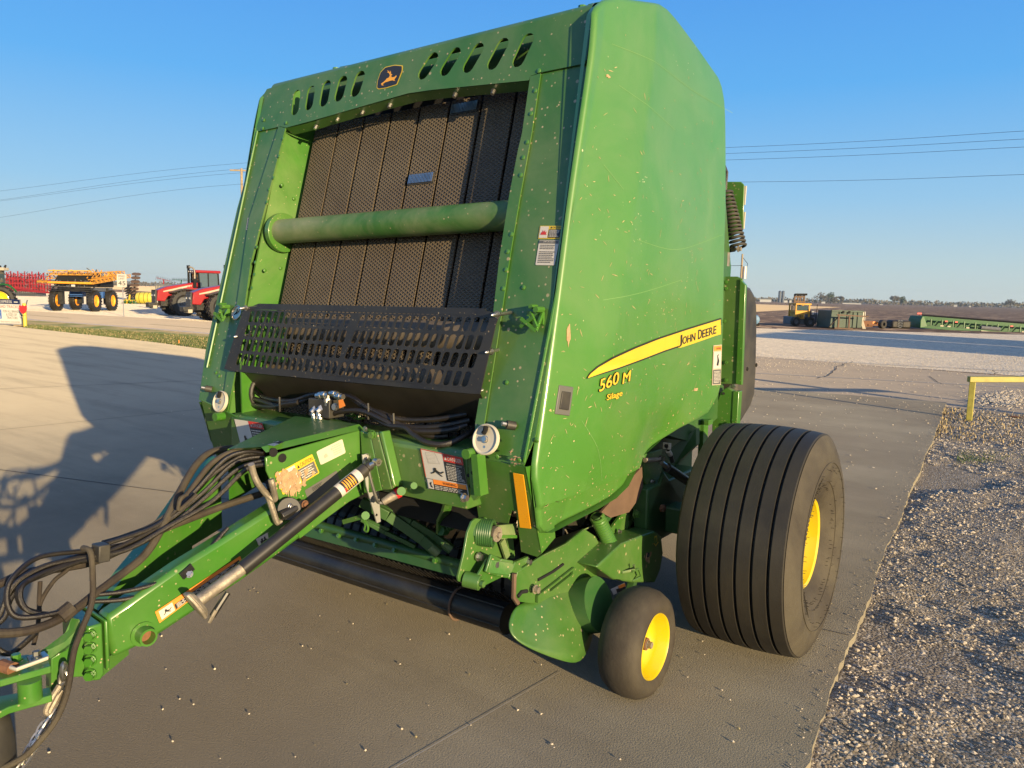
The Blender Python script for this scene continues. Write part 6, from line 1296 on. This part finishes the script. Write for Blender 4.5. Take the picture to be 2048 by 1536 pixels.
mb=MB(); a,b=LP(515,920,-.62),LP(665,935,-.56); mb.coil(a,b,.048,.007,8,'green_dark',8); mb.cyl(a,b,.03,'dark',12); mb.cyl(b,b+X*.02,.03,'steel_worn',14); mb.build('torsion_spring',ROOT)
mb=MB(); mb.beam(LP(690,925,-.56),LP(860,905,-.56),.014,.055,'green_dusty'); mb.beam(LP(690,960,-.555),LP(860,960,-.555),.02,.012,'green_clean'); mb.build('spring_arm',ROOT)
mb=MB(); P=[LP(610,1200,-.53),LP(700,1240,-.53),LP(820,1260,-.51),LP(1030,1440,-.505)]
for a,b in zip(P,P[1:]): mb.beam(a,b,.012,.07,'green',up=(0,0,1))
mb.beam(LP(620,1230,-.528),LP(830,1260,-.508),.01,.05,'green_dusty'); mb.build('lift_arm',ROOT,bevel=.004)
mb=MB(); mb.prism([LP(780,860,-.62),LP(830,860,-.62),LP(860,1160,-.62),LP(800,1160,-.62)],(-.01,0,0),'green'); mb.beam(LP(740,1000,-.58),LP(790,1150,-.58),.01,.03,'green_dusty'); mb.build('bracket',ROOT); mb=MB(); mb.beam(LP(860,1230,-.52),LP(965,1185,-.52),.012,.04,'green'); mb.build('bracket',ROOT)
# ---- pickup side and deflector
PX=-.50
def SS(u,v,x=PX): return B(*Zs(u,v),x=x)
mb=MB(); pl=[SS(*p) for p in ((500,790),(640,700),(760,640),(860,560),(920,600),(970,700),(900,900),(880,1090),(700,980),(560,960),(485,950),(480,870))]; mb.prism(pl,(-.012,0,0),'green'); ps=mb.build('pickup_side_plate',ROOT,bevel=.003)
mb=MB(); mb.prism([SS(640,700),SS(760,640),SS(860,560),SS(905,540,-.60),SS(700,610,-.64),SS(640,690,-.64)],(0,0,-.006),'green_dusty'); mb.build('pickup_cover',ROOT)
mb=MB(); mb.plate([(-.10,-.016),(.14,-.016),(.14,.016),(-.10,.016)],[capsule((-.02,0),(.12,0),.008)],.01,lambda x,y,z:SS(690,872,PX+.01)+V(z,x*1.2,y+x*.15),'green'); mb.build('slotted_arm',ROOT)
mb=MB(); mb.tube([SS(610,835,PX+.004),SS(690,790,PX+.004),SS(745,750,PX+.004)],.006,'dark',6); mb.tube([SS(500,925,PX+.004),SS(520,900,PX+.004),SS(550,895,PX+.004)],.008,'dark',6); mb.hexbolt(SS(592,885,PX+.02),X,.014,.02,'steel_worn'); mb.build('slot',ps)
mb=MB(); mb.tube([SS(482,800,PX+.012),SS(478,930,PX+.012),SS(500,960,PX+.012)],.01,'rust_brown',6); mb.hexbolt(SS(713,655,-.56),(0,0,1),.012,.012,'green_clean'); mb.hexbolt(SS(655,672,-.56),(0,0,1),.01,.012,'green_clean'); mb.hexbolt(SS(545,740,-.54),X,.01,.01,'steel'); mb.build('trim',ps)
# flared deflector skirt
t1=[SS(*p,x=-.52) for p in ((478,968),(560,955),(640,915),(700,890),(800,860))]
t2=[SS(438,1085,-.50),SS(505,1125,-.48),SS(620,1050,-.455),SS(740,985,-.45),SS(900,1000,-.46)]
t3=[SS(470,1150,-.47),SS(560,1210,-.43),SS(770,1288,-.36),SS(850,1285,-.36),SS(915,1110,-.42)]
mb=MB(); n=5; mb.add(t1+t2+t3,[(i,i+1,n+i+1,n+i) for i in range(4)]+[(n+i,n+i+1,2*n+i+1,2*n+i) for i in range(4)],'green')
df=mb.build('crop_deflector',ROOT,ang=25,fixn=False); df.modifiers.new('s','SUBSURF').levels=2; df.modifiers['s'].render_levels=2; so_=df.modifiers.new('t','SOLIDIFY'); so_.thickness=.006
mb=MB(); mb.cyl(SS(820,980,-.50),SS(940,965,-.39),.12,'green_dark',36); mb.build('hub_drum',ROOT)
# wheel arm housing
mb=MB(); pl=[SS(*p,x=-.40) for p in ((925,765),(1060,640),(1185,590),(1240,572),(1275,600),(1285,690),(1270,780),(1240,850),(1120,850),(1020,835))]; mb.prism(pl,(-.12,0,0),'green'); ah=mb.build('arm_housing',ROOT,bevel=.008)
mb=MB(); mb.prism([SS(*p,x=-.397) for p in ((1000,885),(1075,850),(1080,885),(1015,915))],(.002,0,0),'white_decal'); mb.prism([SS(*p,x=-.395) for p in ((1040,868),(1075,852),(1078,868),(1045,882))],(.002,0,0),'orange_decal'); mb.prism([SS(*p,x=-.395) for p in ((1030,885),(1078,870),(1079,884),(1035,905))],(.002,0,0),'black_decal'); mb.build('warning_decal',ah)
def arrow(u,v,s=1,x=-.397,par=ah):
    mb=MB(); P=[(-6,-28),(6,-32),(8,8),(18,5),(0,32),(-14,14),(-4,11)]; mb.prism([SS(u+a*s,v+b*s,x) for a,b in P],(.002,0,0),'yellow_decal'); mb.prism([SS(u+a*s*.7,v+b*s*.7,x+.003) for a,b in P],(.001,0,0),'green_clean'); mb.build('arrow_decal',par)
arrow(1243,625,.9)
mb=MB(); mb.tube([SS(1060,795,-.40),SS(1130,780,-.37),SS(1125,755,-.37)],.007,'green_dusty',6); mb.tube([SS(1120,840,-.40),SS(1165,815,-.37),SS(1150,775,-.37),SS(1115,790,-.37)],.006,'green',6); mb.hexbolt(SS(1025,735,-.46),(0,0,1),.01,.012,'green_clean'); mb.cyl(SS(1197,700,-.401),SS(1197,700,-.397),.013,'dark',10); mb.build('fitting',ah)
mb=MB()
for i in range(14): c=SS(random.gauss(1200,12),random.gauss(705,18),-.396); n_=6; r=random.uniform(.006,.012); mb.poly([c+V(0,r*math.cos(k),r*math.sin(k)*1.2) for k in range(n_)],'mud')
mb.build('mud_clump',ah,fixn=False)['kind']='stuff'
mb=MB(); mb.coil(SS(925,490,-.50),SS(1000,645,-.47),.030,.0075,13,'green_clean',8); mb.cyl(SS(925,490,-.50),SS(1000,645,-.47),.022,'green_dark',12); mb.build('lift_spring',ROOT)
# cover, brackets behind the shield bottom
mb=MB(); mb.prism([SS(*p,x=-.47) for p in ((950,470),(1000,500),(1100,470),(1150,400),(1175,330),(1170,225),(1100,300))],(-.01,0,0),'rust_brown'); mb.build('rubber_flap',ROOT)
mb=MB(); mb.prism([SS(*p,x=-.50) for p in ((1180,160),(1278,128),(1275,370),(1245,430),(1200,495),(1175,470),(1215,385),(1180,290))],(-.012,0,0),'green'); sb=mb.build('side_bracket',ROOT,bevel=.003); arrow(1245,370,1,-.498,sb)
mb=MB(); mb.prism([SS(*p,x=-.52) for p in ((1180,295),(1200,330),(1190,410),(1100,560),(1200,560),(1210,540),(1160,470),(1020,640),(1000,560),(1090,440))],(-.012,0,0),'green'); mb.prism([SS(*p,x=-.56) for p in ((960,500),(1130,440),(1210,560),(1190,600),(1060,640),(1000,640))],(-.012,0,0),'green_dark'); mb.build('side_bracket',ROOT)
for u,v,x,m_,s_ in ((1265,185,-.47,'steel',1.2),(1262,445,-.46,'rust',1.5),(1220,305,-.495,'steel',.8),(1130,478,-.50,'green',1.3),(1044,573,-.50,'steel',.7),(1200,455,-.49,'green',1)):
    mb=MB(); mb.hexbolt(SS(u,v,x),X,.013*s_,.02*s_,m_); mb.build('bolt',sb)
mb=MB(); mb.cyl(SS(1185,190,-.49),SS(1265,185,-.47),.012,'steel_worn',10); mb.build('pin',ROOT)
# ---- gauge wheel
def gauge():
    c=V(-.225,-.84,.218); mb=MB()
    mb.lathe([(-.06,.12),(-.088,.145),(-.096,.180),(-.080,.212),(-.045,.231),(0,.236),(.045,.231),(.080,.212),(.096,.180),(.094,.160),(.082,.142)],c,X,'tyre_side',64); gw=mb.build('gauge_wheel',ROOT,ang=60)
    gw.data.materials.clear(); gw.data.materials.append(MATS['tyre_side'])
    mb=MB(); mb.lathe([(.080,.143),(.087,.139),(.078,.131),(.03,.126),(.012,.118),(-.012,.095),(-.018,.06),(.0,.045),(.0,.0005)],c,X,'yellow_rim',64); mb.lathe([(-.045,.118),(0,.10),(.012,.03)],c,X,'yellow_rim',48); rm=mb.build('rim',gw,ang=40)
    mb=MB(); mb.lathe([(-.01,.040),(.012,.038),(.014,.028),(.045,.027),(.046,.016)],c,X,'rust',24); mb.hexbolt(c+X*.045,X,.015,.022,'steel_worn'); mb.build('hub',rm); return c
gc=gauge()
mb=MB(); mb.cyl(gc-X*.10,gc-X*.02,.035,'green_dark',16); mb.beam(gc-X*.09,SS(1130,800,-.46),.03,.07,'green_dark'); mb.build('axle_arm',ROOT)
# ---- main wheel
def bigwheel(cx,parent):
    c=V(cx,0,.535); RR=.55; mb=MB(); sgn=1
    pr=[(.190,.212),(.225,.25),(.262,.31),(.282,.38),(.278,.44),(.260,.492),(.246,.520),(.243,.526)]
    ribs=[]; W_=.240; ng=6; gw_=.013; rw=(2*W_-ng*gw_)/(ng+1); x=W_
    for i in range(ng+1):
        crown=lambda xx:RR-.016*(xx/W_)**2
        ribs+=[(x,crown(x)-(.010 if i==0 else 0)),(x-.004,crown(x)),(x-rw+.003,crown(x-rw)),(x-rw,crown(x-rw)-.004)]
        x-=rw
        if i<ng: ribs+=[(x-.003,crown(x)-.022),(x-gw_+.003,crown(x)-.022)]; x-=gw_
    prof=pr+ribs+[(-a,b) for a,b in pr[::-1]]
    n1=len(pr); mats=['tyre_side']*(n1-1)+['tyre']*(len(prof)-2*n1+1)+['tyre_side']*(n1)
    mb.lathe(prof,c,X,'tyre',112,mats=mats[:len(prof)-1]); w_=mb.build('main_wheel',parent,ang=38)
    mb=MB(); d,sx2,uz2=frame_of(X)
    for i in range(150):
        a=random.uniform(0,2*math.pi); x_,r_=random.choice([(.243,.28),(.262,.31),(.278,.365),(.282,.38),(.25,.285)]); p=c+X*x_+sx2*(r_*math.cos(a))+uz2*(r_*math.sin(a)); o_=(X*.8+(p-c-X*x_).normalized()*random.uniform(-.8,.3)).normalized(); mb.tube([p-o_*.004,p+o_*random.uniform(.006,.016)],.0011,'tyre',4)
    mb.build('moulding_hair',w_)['kind']='stuff'
    mb=MB()
    for rr in (.310,.400): mb.tube([c+X*(.2625 if rr<.35 else .2825)+sx2*(rr*math.cos(a))+uz2*(rr*math.sin(a)) for a in [2*math.pi*i/64 for i in range(64)]],.0022,'tyre_side',5,close=True)
    for k in range(18): # raised sidewall lettering bars
        a=R(20+k*3.4); p=lambda r_,x_:c+X*x_+sx2*(r_*math.cos(a))+uz2*(r_*math.sin(a)); mb.beam(p(.318,.2655),p(.350,.276),.009,.004,'tyre_side',up=X)
    for k in range(7): r_=.30+.01*k; mb.tube([c+X*(.262+.0035*k)+sx2*(r_*math.cos(a))+uz2*(r_*math.sin(a)) for a in [R(-50+j*2.5) for j in range(9)]],.0013,'tyre',4)
    mb.build('sidewall_moulding',w_)
    mb=MB(); mb.lathe([(.192,.213),(.205,.222),(.210,.216),(.202,.206),(.16,.198),(.13,.186),(.02,.176),(-.05,.168),(-.06,.10),(-.055,.07),(-.02,.06),(-.02,.0005)],c,X,'yellow_rim',72); mb.lathe([(-.165,.206),(-.1,.17),(-.06,.16)],c,X,'yellow_rim',48); rm=mb.build('rim',w_,ang=40)
    mb=MB(); 
    for k in range(8): a=k*math.pi/4; mb.hexbolt(c+X*-.055+sx2*(.085*math.cos(a))+uz2*(.085*math.sin(a)),X,.012,.018,'steel_worn')
    mb.build('lug_nut',rm); return w_
bigwheel(.05,ROOT); w2=bigwheel(-3.03,ROOT); w2.location.z=.03
mb=MB(); mb.box((-2.80,-.07,.47),(-.20,.07,.61),'green_dark'); mb.build('axle',ROOT,bevel=.01)
mb=MB(); mb.prism([SS(1290,250,-.45),SS(1400,420,-.45),SS(1380,560,-.45),SS(1220,650,-.45),SS(1210,480,-.45)],(-.02,0,0),'green_dark'); mb.box((-.62,-.3,.45),(-.45,.35,.75),'green_dark'); mb.build('axle_bracket',ROOT,bevel=.01)
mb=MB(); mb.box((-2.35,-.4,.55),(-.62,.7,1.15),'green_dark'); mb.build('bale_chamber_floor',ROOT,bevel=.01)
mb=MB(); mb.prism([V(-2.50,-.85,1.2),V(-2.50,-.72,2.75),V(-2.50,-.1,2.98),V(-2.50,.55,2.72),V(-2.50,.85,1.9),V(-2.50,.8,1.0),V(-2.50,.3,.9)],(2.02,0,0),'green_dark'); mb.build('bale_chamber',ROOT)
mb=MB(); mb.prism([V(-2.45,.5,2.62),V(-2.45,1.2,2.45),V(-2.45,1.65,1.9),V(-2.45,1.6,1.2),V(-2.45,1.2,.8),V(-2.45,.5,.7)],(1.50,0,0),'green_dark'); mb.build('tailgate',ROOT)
# hydraulics between shield and tyre
mb=MB(); mb.tube([SS(1275,205,-.44),SS(1310,230,-.42)],.014,'steel',12); mb.tube([SS(1305,228,-.42),SS(1440,320,-.38)],.024,'black_metal',14); hc=mb.build('cylinder',ROOT)
mb=MB(); mb.tube([B(*Zs(1300,110),x=-.44),B(*Zs(1320,150),x=-.44),B(*Zs(1335,200),x=-.43)],.011,'hose',8,smooth=4); mb.box(tuple(SS(1288,125,-.46)),tuple(SS(1322,100,-.42)),'cream'); mb.tube([SS(1310,140,-.44),SS(1322,160,-.44)],.014,'cream',8); mb.build('connector',hc)
y_=.35; P=lambda u,v,y:B(u,v,y=y)
mb=MB(); mb.prism([P(1330,905,.2),P(1392,858,.3),P(1392,890,.3),P(1345,935,.2)],(0,.05,0),'green_dark'); mb.build('brace',ROOT)
mb=MB(); mb.box(tuple(P(1392,1000,.45)),tuple(P(1417,838,.52)),'green_clean'); mb.box(tuple(P(1408,850,.40)),tuple(P(1426,838,.47)),'green_clean'); mb.build('rear_post',ROOT)
# rear gate leg, panel, cover, monitor box
mb=MB(); mb.prism([P(1424,835,.72),P(1441,785,.72),P(1452,775,.72),P(1468,783,.72),P(1462,872,.72),P(1424,876,.72)],(0,.05,0),'green_clean'); mb.prism([P(1466,782,.715),P(1478,783,.715),P(1473,866,.715),P(1461,872,.715)],(0,.06,0),'green_clean'); gl=mb.build('gate_leg',ROOT,bevel=.004)
mb=MB(); mb.hexbolt(P(1457,850,.715),fy,.014,.014,'green_clean'); mb.cyl(P(1447,787,.715),P(1447,787,.73),.008,'dark',8); mb.hexbolt(P(1468,772,.71),fy,.010,.012,'steel'); mb.hexbolt(P(1462,773,.71),fy,.008,.012,'steel'); mb.build('bolt',gl)
mb=MB(); mb.prism([P(1440,553,.76),P(1474,553,.76),P(1485,558,.76),P(1474,768,.76),P(1440,768,.76)],(0,.02,0),'green'); a=[P(1480,558,.75),P(1491,570,.75),P(1483,770,.75),P(1471,768,.75)]; mb.prism(a,(0,.03,0),'green_clean'); gp=mb.build('gate_panel',ROOT,bevel=.003)
mb=MB(); 
for u,v in ((1453,564),(1453,577),(1453,725),(1453,760),(1449,642)): mb.hexbolt(P(u,v,.755),fy,.009,.014,'green_clean')
mb.build('bolt',gp)
cx_=-.42; C_=lambda u,v:B(u,v,x=cx_); pl=[C_(*p) for p in ((1478,566),(1492,568),(1503,574),(1511,588),(1515,605),(1516,640),(1514,740),(1511,790),(1504,812),(1482,848),(1474,850),(1474,760))]
mb=MB(); mb.prism(pl,(-2.14,0,0),'plastic_black'); rc_=mb.build('rear_cover',ROOT,bevel=.03)
mb=MB(); 
for u,v in ((1494,738),(1512,730)): RIV(C_(u,v)+X*.001,X,.014,'dark')
mb=MB(); mb.prism([P(1440,363,.95),P(1482,363,.95),P(1489,369,.95),P(1487,460,.95),P(1474,465,.95),P(1440,500,.95)],(-.11,.22,0),'green_clean'); bx=mb.build('control_box',ROOT,bevel=.006)
mb=MB(); mb.beam(P(1490,372,.96),P(1487,410,.96),.02,.012,'cream'); mb.beam(P(1488,424,.96),P(1485,458,.96),.02,.012,'cream'); mb.build('seal',bx)
mb=MB(); mb.coil(P(1452,385,.85),P(1478,498,.85),.036,.0085,15,'plastic_black',7,R2=.044); mb.build('coiled_hose',ROOT)
mb=MB(); mb.tube([P(1445,502,.85),P(1470,498,.85)],.016,'black_metal',8); mb.hexbolt(P(1476,498,.84),X,.014,.02,'steel_worn'); mb.tube([P(1450,380,.85),P(1453,345,.85),P(1447,330,.85)],.012,'hose',6); mb.build('hose_end',ROOT)
mb=MB(); mb.beam(P(1450,505,.8),P(1447,553,.8),.05,.04,'steel_worn'); mb.build('bracket',ROOT)
# dark bumper of the towing machine at the lower left
mb=MB(); prof=[(0,.001),(0,.06),(.02,.09),(.05,.10),(.09,.104),(.35,.108)]
p=G(-52,1440,.42); mb.lathe([(0,.001),(.002,.05),(.012,.075),(.035,.088),(.08,.094),(.10,.098),(.42,.10)],(p.x,p.y,.44),(0,0,-1),'plastic_black',40); o=mb.build('ball_hitch_cover'); tag(o,'dark rounded post cap just entering the lower left corner under the tongue','post')
